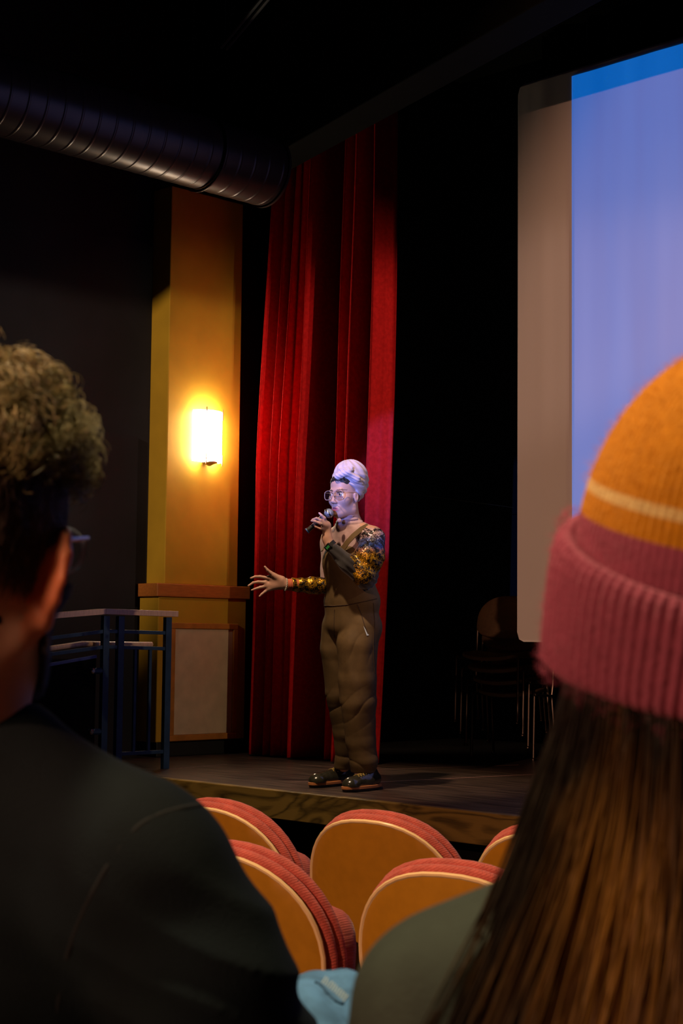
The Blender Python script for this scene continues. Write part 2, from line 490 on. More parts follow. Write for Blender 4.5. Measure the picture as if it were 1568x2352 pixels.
for i, t in enumerate((.34, .86)):
    a = math.pi * t
    x = cx0 + .02 + .089 * math.sin(a); y = sy - .131 * math.cos(a)
    for z0_, z1_ in ((-sh - .022, -sh + .055), (sh - .055, sh + .022)):
        st = MB().bar((x, y, sz + z0_), (x, y, sz + z1_), .006, .006)
        st.build('strap', M['steel_dim'], sconce, origin=sc_o)
for z in (-1,):
    c = MB().lathe([(.055, 0), (.06, .008), (.03, .018), (.008, .03)], (cx0 + .06, sy, sz + z * (sh)), (0, 0, z), 20)
    c.build('end_cap', M['steel_dim'], sconce, smooth=True, origin=sc_o)

# ------------------------------------------------------------------ round air duct
dx_, dz_, dr = -7.62, 4.68, .225
dy1 = 6.90
duct = empty('air_duct', (dx_, 3.0, dz_), 0, 'round dark brown air duct hanging under the ceiling before the left wall', 'duct')
pr = []
y = -5.5
prof = [(.0, y)]
seams = [y + .235 * i for i in range(0, 60)]
loops = []
n = 56
def circ(r, y): return [(dx_ + r * math.cos(2 * math.pi * k / n), y, dz_ + r * math.sin(2 * math.pi * k / n)) for k in range(n)]
db = MB(); L_ = []
yy = -5.5
while yy < dy1 - .12:
    L_ += [circ(dr, yy), circ(dr, yy + .004), circ(dr, yy + .05), circ(dr, yy + .096), circ(dr, yy + .100), circ(dr + .002, yy + .104), circ(dr + .002, yy + .114), circ(dr, yy + .118)]
    yy += .12
L_ += [circ(dr, dy1 - .02), circ(dr + .012, dy1 - .018), circ(dr + .012, dy1), circ(dr * .96, dy1)]
L_.append(circ(dr * .02, dy1 + .0))
db.loft(L_)
db.build('duct_pipe', M['duct'], duct, smooth=True, origin=(dx_, 3.0, dz_), auto=30)
for i, yh in enumerate((6.35, 4.6)):
    s_ = MB()
    s_.tube([(dx_ + (dr + .014) * math.cos(a), yh, dz_ + (dr + .014) * math.sin(a)) for a in [2 * math.pi * k / 32 for k in range(32)]], .010, 6, closed=True)
    s_.build('hanger_band', M['duct'], duct, smooth=True, origin=(dx_, 3.0, dz_))
    MB().tube([(dx_ - .1, yh, dz_ + dr - .02), (dx_ - .1, yh, 6.4)], .007, 6).build('hanger_rod', M['steel_dim'], duct, smooth=True, origin=(dx_, 3.0, dz_))

# ------------------------------------------------------------------ stage curtain
YC = 7.62
def x_on(px, y=YC):
    k = (px - 784.0) / FPX
    return -y * (1 - k) / (1 + k)
# fold crests (towards the hall) and hollows, read along the width, as X on the curtain line
fold_px = [(600, .2), (612, 1), (626, -.6), (640, .9), (651, -.5), (660, .8), (669, .5), (674, .55), (684, -.7), (706, 1.0), (716, -.1), (728, -.9), (752, -.6), (772, -.2),
           (785, .5), (796, -.6), (808, -.3), (819, .95), (836, -.6), (852, -.5), (874, 1.0), (890, .6), (898, .25), (900, .2)]
fx_ = np.array([x_on(p, YC - .07 * v) for p, v in fold_px])
for _i in range(1, len(fx_)): fx_[_i] = max(fx_[_i], fx_[_i - 1] + .012)
fv = np.array([v for _, v in fold_px])
NS = 420; NH = 60
s = np.linspace(0, 1, NS)
X0 = fx_[0] + (fx_[-1] - fx_[0]) * s
def cosint(x, xp, fp):
    i = np.clip(np.searchsorted(xp, x) - 1, 0, len(xp) - 2)
    t = np.clip((x - xp[i]) / (xp[i + 1] - xp[i]), 0, 1); t = (1 - np.cos(np.pi * t)) / 2
    return fp[i] * (1 - t) + fp[i + 1] * t
prof_ = cosint(X0, fx_, fv)
H = np.linspace(0, 1, NH)
ztop = 5.42
V = np.zeros((2, NH, NS, 3))
for j, h in enumerate(H):
    z = ZS + .012 + (ztop - ZS) * h
    hn = h
    xm = fx_[0] * .52 + fx_[-1] * .48
    spread = 1.0 + .0 * hn
    # hem gathers to the left, the header to the right
    xs = X0 + np.interp(hn, [0, .25, .45, 1], [-.02, -.01, 0, .16]) * (1 - s) + np.interp(hn, [0, .08, .3, .5, 1], [-.10, -.08, -.02, 0, .01]) * s
    xs = xs + .010 * np.sin(7 * hn + 9 * s) * np.sin(np.pi * hn)
    # slow change of the folds with height
    pj = cosint(np.clip(X0 + .02 * np.sin(3.1 * hn + 5 * s) * (hn - .5), fx_[0], fx_[-1]), fx_, fv)
    amp = .19 * (1 - .25 * hn)
    y = YC - amp * pj - .012 * np.sin(60 * s + 2 * hn)
    V[0, j, :, 0] = xs; V[0, j, :, 1] = y; V[0, j, :, 2] = z
V[1] = V[0]; V[1, :, :, 1] += .012
def grid_faces(a, b, off=0, flip=False):
    i, j = np.meshgrid(np.arange(a - 1), np.arange(b - 1), indexing='ij')
    q = np.stack([i * b + j, i * b + j + 1, (i + 1) * b + j + 1, (i + 1) * b + j], -1).reshape(-1, 4) + off
    return q[:, ::-1] if flip else q
fa = [grid_faces(NH, NS), grid_faces(NH, NS, NH * NS, True)]
K = NH * NS
edge = []
for j in range(NH - 1):
    for c in (0, NS - 1):
        a = j * NS + c; b = (j + 1) * NS + c
        edge.append((a, b, b + K, a + K) if c == 0 else (b, a, a + K, b + K))
for i in range(NS - 1):
    a = i; b = i + 1; edge.append((b, a, a + K, b + K))
    a = (NH - 1) * NS + i; b = a + 1; edge.append((a, b, b + K, a + K))
cur = mesh_obj('stage_curtain', V.reshape(-1, 3), np.concatenate(fa + [np.array(edge)]), M['curtain'])
tag(cur, 'tall red velvet stage curtain hanging in deep folds behind the speaker', 'curtain')
rail = MB().tube([(XW, YC, 5.46), (-5.5, YC, 5.46)], .02, 10).build('curtain_rail', M['steel_dim'], smooth=True)
tag(rail, 'dark rail along the top of the red curtain, behind the beam', 'rail')
# black masking drapes behind the stage
def drape(name, x0, x1, y, lab, seed):
    rnd = np.random.RandomState(seed); n = int((x1 - x0) * 60); xs = np.linspace(x0, x1, n)
    ph = np.cumsum(rnd.rand(n) * .9); yy = y + .045 * np.sin(ph * .9)
    vv = []
    for z in (ZS + .01, 3.0, 6.38): vv += [(x, q, z) for x, q in zip(xs, yy)]
    for z in (ZS + .01, 3.0, 6.38): vv += [(x, q + .01, z) for x, q in zip(xs, yy)]
    f = np.concatenate([grid_faces(3, n), grid_faces(3, n, 3 * n, True)])
    tag(mesh_obj(name, np.array(vv), f, M['black_cloth']), lab, 'drape')
drape('masking_drape', -7.6, -4.2, 9.75, 'black masking drape behind the stacked chairs', 3)
drape('masking_drape', -4.1, 3.0, 9.75, 'black masking drape behind the projection screen', 5)
MB_ = MB().tube([zat(902, 1129, y=9.55), zat(1180, 1166, y=9.55)], .0025, 5)
tag(MB_.build('thin_cable', M['steel_dim'], smooth=True), 'thin cable stretched in front of the black drape right of the speaker', 'cable')

# ------------------------------------------------------------------ projection screen
YSc = 7.50
tl = zat(1189, 197, y=YSc); bl = zat(1188, 1474, y=YSc)
xL = tl[0] - .0; xR = xL + 5.4; zT = tl[2]; zB = bl[2]
scr = empty('projection_screen', (xL, YSc, zB), 0, 'large hanging white projection screen with a blue projected picture', 'screen')
so = (xL, YSc, zB)
def round_rect(x0, x1, z0, z1, r, n=8):
    out = []
    for cx, cz, a0 in ((x1 - r, z0 + r, -90), (x1 - r, z1 - r, 0), (x0 + r, z1 - r, 90), (x0 + r, z0 + r, 180)):
        for k in range(n + 1):
            a = math.radians(a0 + 90 * k / n); out.append((cx + r * math.cos(a), cz + r * math.sin(a)))
    return out
rr = round_rect(xL, xR, zB, zT, .05)
loops = []
for y, q in ((0, 0), (0.004, .0), (.03, .0)):
    loops.append([(x, YSc + y, z) for x, z in rr])
# gently rippled cloth front, built as columns
NXs = 160
NZ = 24
xs = np.linspace(0, 1, NXs)
rip = lambda x: .0016 * np.sin(x * 9.0) + .0008 * np.sin(x * 23.0 + 1) + .0003 * np.sin(x * 47 + 2)
vv = []
R_ = .05
for zi in range(NZ + 1):
    t = zi / NZ
    tt = (1 - math.cos(math.pi * t)) / 2
    z = zB + (zT - zB) * tt
    dzz = min(z - zB, zT - z)
    ins = R_ - math.sqrt(max(0, R_ * R_ - max(0, R_ - dzz) ** 2)) if dzz < R_ else 0
    for x in xs:
        xx = xL + ins + (xR - xL - 2 * ins) * (x ** 1.6)
        vv.append((xx, YSc + rip(xx), z))
nv = len(vv)
vv += [(a, b + .006, c) for a, b, c in vv]
f = [grid_faces(NZ + 1, NXs), grid_faces(NZ + 1, NXs, nv, True)]
edge = []
for j in range(NZ):
    for c in (0, NXs - 1):
        a = j * NXs + c; b = (j + 1) * NXs + c; edge.append((a, b, b + nv, a + nv))
for i in range(NXs - 1):
    for j in (0, NZ):
        a = j * NXs + i; edge.append((a, a + 1, a + 1 + nv, a + nv))
mesh_obj('screen_cloth', vv, np.concatenate(f + [np.array(edge)]), M['screen_cloth'], scr, origin=so)
# projected picture: a sheet glowing blue in place of the projector's light
xi = zat(1309, 300, y=YSc - .02)[0]
pt = zat(1311, 173, y=YSc - .02)[2]
blue = bpy.data.materials.new('projection_glow'); blue.use_nodes = True
nt = blue.node_tree; N = nt.nodes; b = N['Principled BSDF']
b.inputs['Base Color'].default_value = (.62, .60, .62, 1); b.inputs['Roughness'].default_value = .9
tc = N.new('ShaderNodeTexCoord'); mp = N.new('ShaderNodeMapping'); mp.inputs['Scale'].default_value = (2.2, 0, .18)
n1 = N.new('ShaderNodeTexNoise'); n1.inputs['Scale'].default_value = 2.0; n1.inputs['Detail'].default_value = 3
nt.links.new(tc.outputs['Object'], mp.inputs[0]); nt.links.new(mp.outputs[0], n1.inputs['Vector'])
cr = N.new('ShaderNodeValToRGB')
cr.color_ramp.elements[0].position = .3; cr.color_ramp.elements[0].color = (.002, .095, .41, 1)
cr.color_ramp.elements[1].position = .7; cr.color_ramp.elements[1].color = (.006, .120, .48, 1)
nt.links.new(n1.outputs['Fac'], cr.inputs[0]); nt.links.new(cr.outputs[0], b.inputs['Emission Color'])
b.inputs['Emission Strength'].default_value = 1.0
xx = np.concatenate([np.linspace(xi, xi + 1.2, 60), np.linspace(xi + 1.25, xR - .12, 60)])
vv = [(x, YSc + rip(x) - .004, z) for z in (zB + .06, pt) for x in xx]
vv += [(a, b2 + .003, c) for a, b2, c in vv]
nn = len(xx)
edge = [(i, i + 1, i + 1 + 2 * nn, i + 2 * nn) for i in range(nn - 1)] + [(i + nn, i + 1 + nn, i + 1 + 3 * nn, i + 3 * nn) for i in range(nn - 1)] + [(0, nn, 3 * nn, 2 * nn), (nn - 1, 2 * nn - 1, 4 * nn - 1, 3 * nn - 1)]
pi_ = mesh_obj('projected_picture', vv, np.concatenate([grid_faces(2, nn), grid_faces(2, nn, 2 * nn, True), np.array(edge)]), blue, scr, origin=so)
pi_['label'] = 'plain blue projected picture'
for xh in (xL + .5, xR - .5):
    MB().tube([(xh, YSc + .02, zT - .01), (xh, YSc + .02, 6.4)], .004, 6).build('hanging_wire', M['steel_dim'], scr, origin=so)
# ------------------------------------------------------------------ railing at the left end of the stage
rx = -7.82
rl = (rx, 6.29, ZS)
rail_root = empty('stair_railing', rl, 0, 'blue steel stair railing with pale wooden handrail, left of the yellow column', 'railing')
def onrail(px, py=1470):
    """Y on the plane X = rx for a photo column"""
    return zat(px, py, x=rx)[1]
yE = onrail(384); y1_ = onrail(275); y2_ = onrail(241); yb1 = onrail(345); yb2 = onrail(311)
zT_ = zat(384, 1410, x=rx)[2]
def rpart(name, mb, m, smooth=False, **k): return mb.build(name, m, rail_root, smooth=smooth, origin=rl, bevel=.002, **k)
# landing block and stairs that the rail runs down (left of the stage, behind the audience)
for yy in (yE, y1_, y2_):
    zb = ZS if yy > YE - .03 else .30
    rpart('post', MB().box((rx, yy, (zb + zT_ - .02) / 2), (.032, .045, zT_ - .02 - zb)), M['blue_steel'])
for yy in (yb1, yb2):
    rpart('baluster', MB().box((rx, yy, (ZS + .10 + zT_ - .22) / 2), (.016, .02, zT_ - .22 - ZS - .10)), M['blue_steel'])
rpart('handrail', MB().bar((rx, yE + .06, zT_), (rx, y2_ - .02, zT_ + .005), .062, .034), M['handrail'])
rpart('rail', MB().bar((rx, yE, zT_ - .118), (rx, y2_, zT_ - .112), .02, .022), M['blue_steel'])
rpart('rail', MB().bar((rx, yE, zT_ - .215), (rx, y2_, zT_ - .205), .02, .022), M['blue_steel'])
rpart('rail', MB().bar((rx, yE, ZS + .105), (rx, y1_, ZS + .105), .02, .022), M['blue_steel'])
# lower wooden grab rail on the inner side
rpart('grab_rail', MB().tube([(rx - .09, yE - .05, zT_ - .19), (rx - .09, y2_ - .1, zT_ - .188), (rx - .09, y2_ - 1.6, zT_ - .38)], .017, 10), M['handrail'], smooth=True)
# second flight, sloping down towards the hall floor
y3_ = y2_ - 1.9
sl = -.115
rpart('handrail', MB().bar((rx, y2_ - .02, zT_ + .005), (rx, y3_, zT_ + .005 + sl * 1.4), .062, .034), M['handrail'])
rpart('rail', MB().bar((rx, y2_, zT_ - .112), (rx, y3_, zT_ - .112 + sl * 1.9), .02, .022), M['blue_steel'])
rpart('rail', MB().bar((rx, y2_, zT_ - .205), (rx, y3_, zT_ - .205 + sl * 1.9), .02, .022), M['blue_steel'])
zb3 = floor_z(y3_)
rpart('post', MB().box((rx, y3_, (zb3 + zT_ - .26) / 2), (.032, .045, zT_ - .26 - zb3)), M['blue_steel'])
glass_m = mat('smoked_glass', (.006, .006, .008), .08, spec=.6)
pz0 = zat(215, 1700, x=rx)[2]; pz1 = zat(215, 1511, x=rx)[2]
yp = onrail(221)
gp = MB().hexa([(rx - .005, yp, pz0 - .1), (rx + .005, yp, pz0 - .1), (rx + .005, y3_ + .1, pz0 - .3), (rx - .005, y3_ + .1, pz0 - .3),
                (rx - .005, yp, pz1), (rx + .005, yp, pz1), (rx + .005, y3_ + .1, pz1 - .25), (rx - .005, y3_ + .1, pz1 - .25)])
rpart('glass_panel', gp, glass_m)['label'] = 'dark smoked glass infill panel'
rpart('top_trim', MB().bar((rx, yp, pz1 + .008), (rx, y3_ + .1, pz1 - .242), .022, .018), mat('blue_trim', (.05, .07, .30), .4))
for py in (1541, 1681):
    zc = zat(212, py, x=rx)[2]
    cl = rpart('clamp', MB().box((rx, (yp + y2_) / 2 - .012, zc), (.028, abs(y2_ - yp) + .05, .036), bev=.01), M['blue_steel'])
    bt = MB().lathe([(.0145, 0), (.0155, .006), (.010, .010)], (rx + .014, onrail(211), zc), (1, 0, 0), 14)
    o = bt.build('bolt', M['chrome'], cl, smooth=True, origin=rl)

# ------------------------------------------------------------------ auditorium seats
SEAT_T = math.radians(13)
def outline(n=44, grow=0.0, a=.265, b=.25, bl=.44):
    out = []
    for k in range(n):
        th = 2 * math.pi * k / n
        c, s_ = math.cos(th), math.sin(th)
        if s_ >= 0:
            x = (a + grow) * math.copysign(abs(c) ** .86, c); h = -(b + grow) * abs(s_) ** .92
        else:
            x = (a + grow) * math.copysign(abs(c) ** .86, c) * (1 - .10 * abs(s_)); h = (bl + grow) * abs(s_) ** .95
        out.append((x, h))
    return out


SH_TOP = .93; HC = .25
def shell_pt(x, h, off, sc=1.0):
    """x across, h below/above the outline centre (down positive), off = distance towards the sitter"""
    x *= sc; h *= sc
    wrap = .075 * (x / .28) ** 2
    z0 = SH_TOP - HC - h
    q = off + wrap
    return (x, q * math.cos(SEAT_T) + (h) * math.sin(SEAT_T), SH_TOP - HC - h * math.cos(SEAT_T) + 0 * z0 - q * math.sin(SEAT_T) * -.0)


def seat_meshes():
    d = {}
    n = 44
    shell = MB()
    ol = outline(n)
    L_ = []
    for off, sc in ((-.010, .02), (-.010, .5), (-.010, .85), (-.008, .975), (-.002, .998), (.004, 1.0), (.008, .99), (.010, .9), (.010, .02)):
        L_.append([shell_pt(x, h, off, sc) for x, h in ol])
    shell.loft(L_)
    d['shell'] = shell
    edge = MB().tube([shell_pt(x, h, -.005, .992) for x, h in ol], .0065, 8, closed=True)
    d['edge'] = edge
    c1 = MB(); L_ = []
    for off, sc in ((.011, .02), (.011, .90), (.014, 1.0), (.022, 1.030), (.032, 1.035), (.040, 1.020), (.043, .99), (.043, .02)):
        L_.append([shell_pt(x, h - (.010 if h < 0 else 0) * min(1, -h / .2) * (sc > .5), off, sc) for x, h in outline(n)])
    d['pad'] = c1.loft(L_)
    c2 = MB(); L_ = []
    for off, sc in ((.0435, .02), (.0435, .95), (.047, 1.01), (.056, 1.035), (.070, 1.035), (.084, 1.0), (.096, .91), (.102, .70), (.100, .35), (.098, .02)):
        L_.append([shell_pt(x, h - (.020 if h < 0 else 0) * min(1, -h / .2) * (sc > .5), off, sc) for x, h in outline(n)])
    d['cushion'] = c2.loft(L_)
    # tipped-up seat
    st = MB(); L_ = []
    for off, s1 in ((.0, .86), (.012, .97), (.035, 1.0), (.065, 1.0), (.09, .96), (.10, .86)):
        ring = []
        for k in range(28):
            th = 2 * math.pi * k / 28
            c, s_ = math.cos(th), math.sin(th)
            x = .195 * s1 * math.copysign(abs(c) ** .45, c); z = .205 * s1 * math.copysign(abs(s_) ** .45, s_)
            ring.append((x, .185 + off + z * .10, .565 + z))
        L_.append(ring)
    d['seat'] = st.loft(L_)
    pan = MB(); L_ = []
    for off, s1 in ((.101, .9), (.108, .9), (.118, .8)):
        L_.append([(.195 * s1 * math.copysign(abs(math.cos(t)) ** .45, math.cos(t)), .185 + off + .0205 * s1 * math.sin(t), .565 + .205 * s1 * math.copysign(abs(math.sin(t)) ** .45, math.sin(t)))
                   for t in [2 * math.pi * k / 28 for k in range(28)]])
    d['pan'] = pan.loft(L_)
    d['arm'] = MB().box((.2875, .40, .585), (.036, .40, .03), bev=.008)
    d['leg'] = MB().box((.2875, .26, .29), (.022, .10, .58), bev=.004)
    d['foot'] = MB().box((.2875, .22, .012), (.05, .34, .024), bev=.004)
    cup = MB().lathe([(.030, -.075), (.033, -.07), (.037, -.002), (.043, 0), (.043, .004), (.039, .006), (.035, 0), (.031, -.066), (.001, -.068)], (.2875, .635, .625), n=24)
    d['cup'] = cup
    brk = MB().box((.0, .125, .33), (.56, .035, .05), bev=.008)
    d['bracket'] = brk
    return d


SD = seat_meshes()
def make_seat(label, gz):
    r = empty('theater_seat', (0, 0, 0), 0, label, 'seat', 'theatre seats in rows before the stage')
    SD['shell'].build('back_shell', M['shell'], r, smooth=True, auto=40)
    SD['edge'].build('shell_edge', M['shell_edge'], r, smooth=True)['label'] = 'pale glossy edge band'
    p = SD['pad'].build('back_pad', M['seat_fabric'], r, smooth=True, auto=50)
    SD['cushion'].build('back_cushion', M['seat_fabric'], r, smooth=True, auto=50)
    SD['seat'].build('seat', M['seat_fabric'], r, smooth=True, auto=50)
    SD['pan'].build('seat_pan', M['seat_black'], r, smooth=True, auto=50)
    SD['bracket'].build('bracket', M['seat_black'], r)
    a = SD['arm'].build('armrest', M['seat_black'], r)
    SD['cup'].build('cup_holder', M['seat_black'], a, smooth=True, auto=40)
    SD['leg'].build('leg', M['seat_black'], r); SD['foot'].build('foot', M['seat_black'], r)
    return r


A_ = rowpt(.1135, 5.0); B_ = rowpt(.272, 3.90)
seats = [(A_ - ROWD * .60 + SEATF * .02, 6, 'theatre seat in the front row, left of the one below the speaker'),
         (A_, 13, 'theatre seat with orange shell in the front row, straight below the speaker'),
         (A_ + ROWD * .58 - SEATF * .0, 18, 'theatre seat in the front row, partly hidden by the long hair on the right'),
         (B_ - ROWD * .63 - SEATF * .0, 5, 'theatre seat in the second row beside the dark shoulder of the man'),
         (B_, 19, 'theatre seat in the second row behind the green shoulder of the woman on the right')]
s0 = None
for i, (sp_, rz_, lab) in enumerate(seats):
    if s0 is None:
        s0 = make_seat(lab, 0); o = s0
    else:
        o = copy_tree(s0); o['label'] = lab
        for e_ in [c for c in o.children if c.name.startswith('armrest') and c.location.x < -.1]:
            for g_ in list(e_.children): bpy.data.objects.remove(g_)
            bpy.data.objects.remove(e_)
    o.location = (sp_[0], sp_[1], FLF); o.rotation_euler = (0, 0, math.radians(rz_))
    if i in (0, 3):                                  # end seats carry an armrest on their left too
        arm = [c for c in o.children if c.name.startswith('armrest')][0]
        a2 = copy_tree(arm, o); a2.location = (-.575, 0, 0)
SEAT0 = s0

# ------------------------------------------------------------------ stacked chairs at the back of the stage
def make_stack_chair():
    """front faces -Y, origin on the floor under the seat centre"""
    r = empty('stacking_chair', (0, 0, 0))
    st = MB(); L_ = []
    W, D_ = .215, .20
    def seat_z(x, y): return .455 - .030 * (1 - (x / W) ** 2) + .010 * (y / D_)  # dished pad
    def ringp(sc, dz, n=36):
        out = []
        for k in range(n):
            t = 2 * math.pi * k / n; c, s_ = math.cos(t), math.sin(t)
            x = W * sc * math.copysign(abs(c) ** .5, c); y = D_ * sc * math.copysign(abs(s_) ** .5, s_)
            out.append((x, y, seat_z(x, y) + dz))
        return out
    for sc, dz in ((.02, .0), (.5, .0), (.9, .0), (.985, .006), (1.0, .016), (.985, .027), (.9, .034), (.5, .036), (.02, .036)):
        L_.append(ringp(sc, dz))
    st.loft(L_); st.build('seat', M['brown_fabric'], r, smooth=True, auto=50)
    bk = MB(); L_ = []
    def backring(sc, dy, n=40):
        out = []
        for k in range(n):
            t = 2 * math.pi * k / n; c, s_ = math.cos(t), math.sin(t)
            x = .225 * sc * math.copysign(abs(c) ** (.75 if s_ > 0 else .5), c)
            z = (.185 if s_ > 0 else .125) * sc * math.copysign(abs(s_) ** (.9 if s_ > 0 else .35), s_)
            zz = z + (.03 * ((x / .225) ** 2) if s_ < 0 else 0)
            y = .245 - .045 * (x / .225) ** 2 + dy + .22 * z
            out.append((x, y, .69 + zz))
        return out
    for sc, dy in ((.02, -.016), (.6, -.016), (.93, -.012), (1.0, 0), (.93, .012), (.6, .014), (.02, .014)):
        L_.append(backring(sc, dy))
    bk.loft(L_); bk.build('backrest', M['brown_fabric'], r, smooth=True, auto=50)
    for sx in (-1, 1):
        x = sx * .225
        f = MB().tube([(x, -.205, .006), (x, -.185, .43), (x * .98, -.17, .448)], .0095, 10)
        lo = f.build('leg', M['steel_dim'], r, smooth=True)
        MB().lathe([(.011, 0), (.016, .002), (.016, .010), (.011, .016)], (x, -.205, 0), n=12).build('foot_cap', M['steel_dim'], lo, smooth=True)
        f = MB().tube([(x * 1.04, .25, .006), (x, .175, .42), (x, .20, .50), (x, .215, .66)], .0095, 10)
        lo = f.build('leg', M['steel_dim'], r, smooth=True)
        MB().lathe([(.011, 0), (.016, .002), (.016, .010), (.011, .016)], (x * 1.04, .25, 0), n=12).build('foot_cap', M['steel_dim'], lo, smooth=True)
        MB().tube([(x, -.18, .440), (x, .178, .425)], .009, 8).build('side_rail', M['steel_dim'], r, smooth=True)
    return r


labs = ['brown padded stacking chair at the bottom of the stack in the dark', 'brown stacking chair, second from the bottom of the dark stack',
        'brown stacking chair, third from the bottom of the dark stack', 'brown stacking chair on top of the dark stack, its seat uppermost']
fp = floor_pt(1097, 1741)                       # front left foot of the lowest chair
fp2 = floor_pt(1209, 1746)
ang = math.atan2(fp2[1] - fp[1], fp2[0] - fp[0])
sw = np.linalg.norm((fp2 - fp)[:2])
ca, sa = math.cos(ang), math.sin(ang)
ctr = (fp + fp2) / 2 + np.array([-sa, ca, 0]) * .205
k_sc = sw / .45
c0 = make_stack_chair()
cc = [c0] + [copy_tree(c0) for _ in range(3)]
fr_ = np.array([sa, -ca, 0])
for i, c in enumerate(cc):
    p = ctr + fr_ * .045 * i + np.array([-ca, -sa, 0]) * .022 * i
    c.location = (p[0], p[1], ZS + .083 * i)
    c.rotation_euler = (0, 0, ang)
    tag(c, labs[i], 'chair', 'stacking chairs in one dark stack')
print('stack', ang, sw, ctr)
# ------------------------------------------------------------------ smooth-union modelling kit for figures
def V3(*a): return np.array(a, dtype=np.float64)


class Cap:      # tapered capsule
    def __init__(s, a, b, r1, r2, k=.02, op='u', sq=None):
        s.a = np.asarray(a, float); s.b = np.asarray(b, float); s.r1 = r1; s.r2 = r2; s.k = k; s.op = op
        s.L = s.b - s.a; s.n = max(float(s.L @ s.L), 1e-12); s.sq = sq
    def d(s, P):
        q = P - s.a
        t = np.clip(q @ s.L / s.n, 0, 1)
        w = q - t[:, None] * s.L
        if s.sq is not None:              # flatten along an axis: (axis, factor)
            ax, f = s.sq
            c = w @ ax
            w = w + (c * (f - 1))[:, None] * ax
        return np.sqrt((w * w).sum(1)) - (s.r1 + t * (s.r2 - s.r1))


class Ell:      # ellipsoid with rotated axes (rows of A)
    def __init__(s, c, r, A=None, k=.02, op='u'):
        s.c = np.asarray(c, float); s.r = np.asarray(r, float); s.A = np.eye(3) if A is None else np.asarray(A, float); s.k = k; s.op = op
    def d(s, P):
        q = (P - s.c) @ s.A.T
        k0 = np.sqrt(((q / s.r) ** 2).sum(1)); k1 = np.sqrt(((q / s.r ** 2) ** 2).sum(1))
        return np.where(k1 > 1e-9, k0 * (k0 - 1) / np.maximum(k1, 1e-9), -s.r.min())


class Box:
    def __init__(s, c, h, A=None, rd=.005, k=.01, op='u'):
        s.c = np.asarray(c, float); s.h = np.asarray(h, float) - rd; s.A = np.eye(3) if A is None else np.asarray(A, float); s.rd = rd; s.k = k; s.op = op
    def d(s, P):
        q = np.abs((P - s.c) @ s.A.T) - s.h
        return np.sqrt((np.maximum(q, 0) ** 2).sum(1)) + np.minimum(q.max(1), 0) - s.rd


class Plane:    # keeps the side where (P-c).n < 0
    def __init__(s, c, n, k=.004):
        s.c = np.asarray(c, float); n = np.asarray(n, float); s.n = n / np.linalg.norm(n); s.k = k; s.op = 'i'
    def d(s, P): return (P - s.c) @ s.n


def smin(a, b, k):
    if k <= 0: return np.minimum(a, b)
    h = np.maximum(k - np.abs(a - b), 0) / k
    return np.minimum(a, b) - h * h * k * .25


class Shape:
    def __init__(s, prims, disp=None): s.p = prims; s.disp = disp
    def ev(s, P, sel=None):
        d = None
        for i, p in enumerate(s.p):
            if sel is not None and not sel[i]: continue
            e = p.d(P)
            if p.op == 'u': d = e if d is None else smin(d, e, p.k)
            elif d is None: continue
            elif p.op == 's': d = -smin(-d, e, p.k)
            elif p.op == 'i': d = -smin(-d, -e, p.k)
        if d is None: d = np.full(len(P), 1.0)
        if s.disp is not None: d = d + s.disp(P)
        return d
    def select(s, c, R):
        out = []
        for p in s.p:
            e = p.d(c[None, :])[0]
            if p.op == 'u': out.append(e < R + p.k + .012)
            elif p.op == 's': out.append(e < R + p.k + .012)
            else: out.append(e > -(R + p.k + .012))
        return out


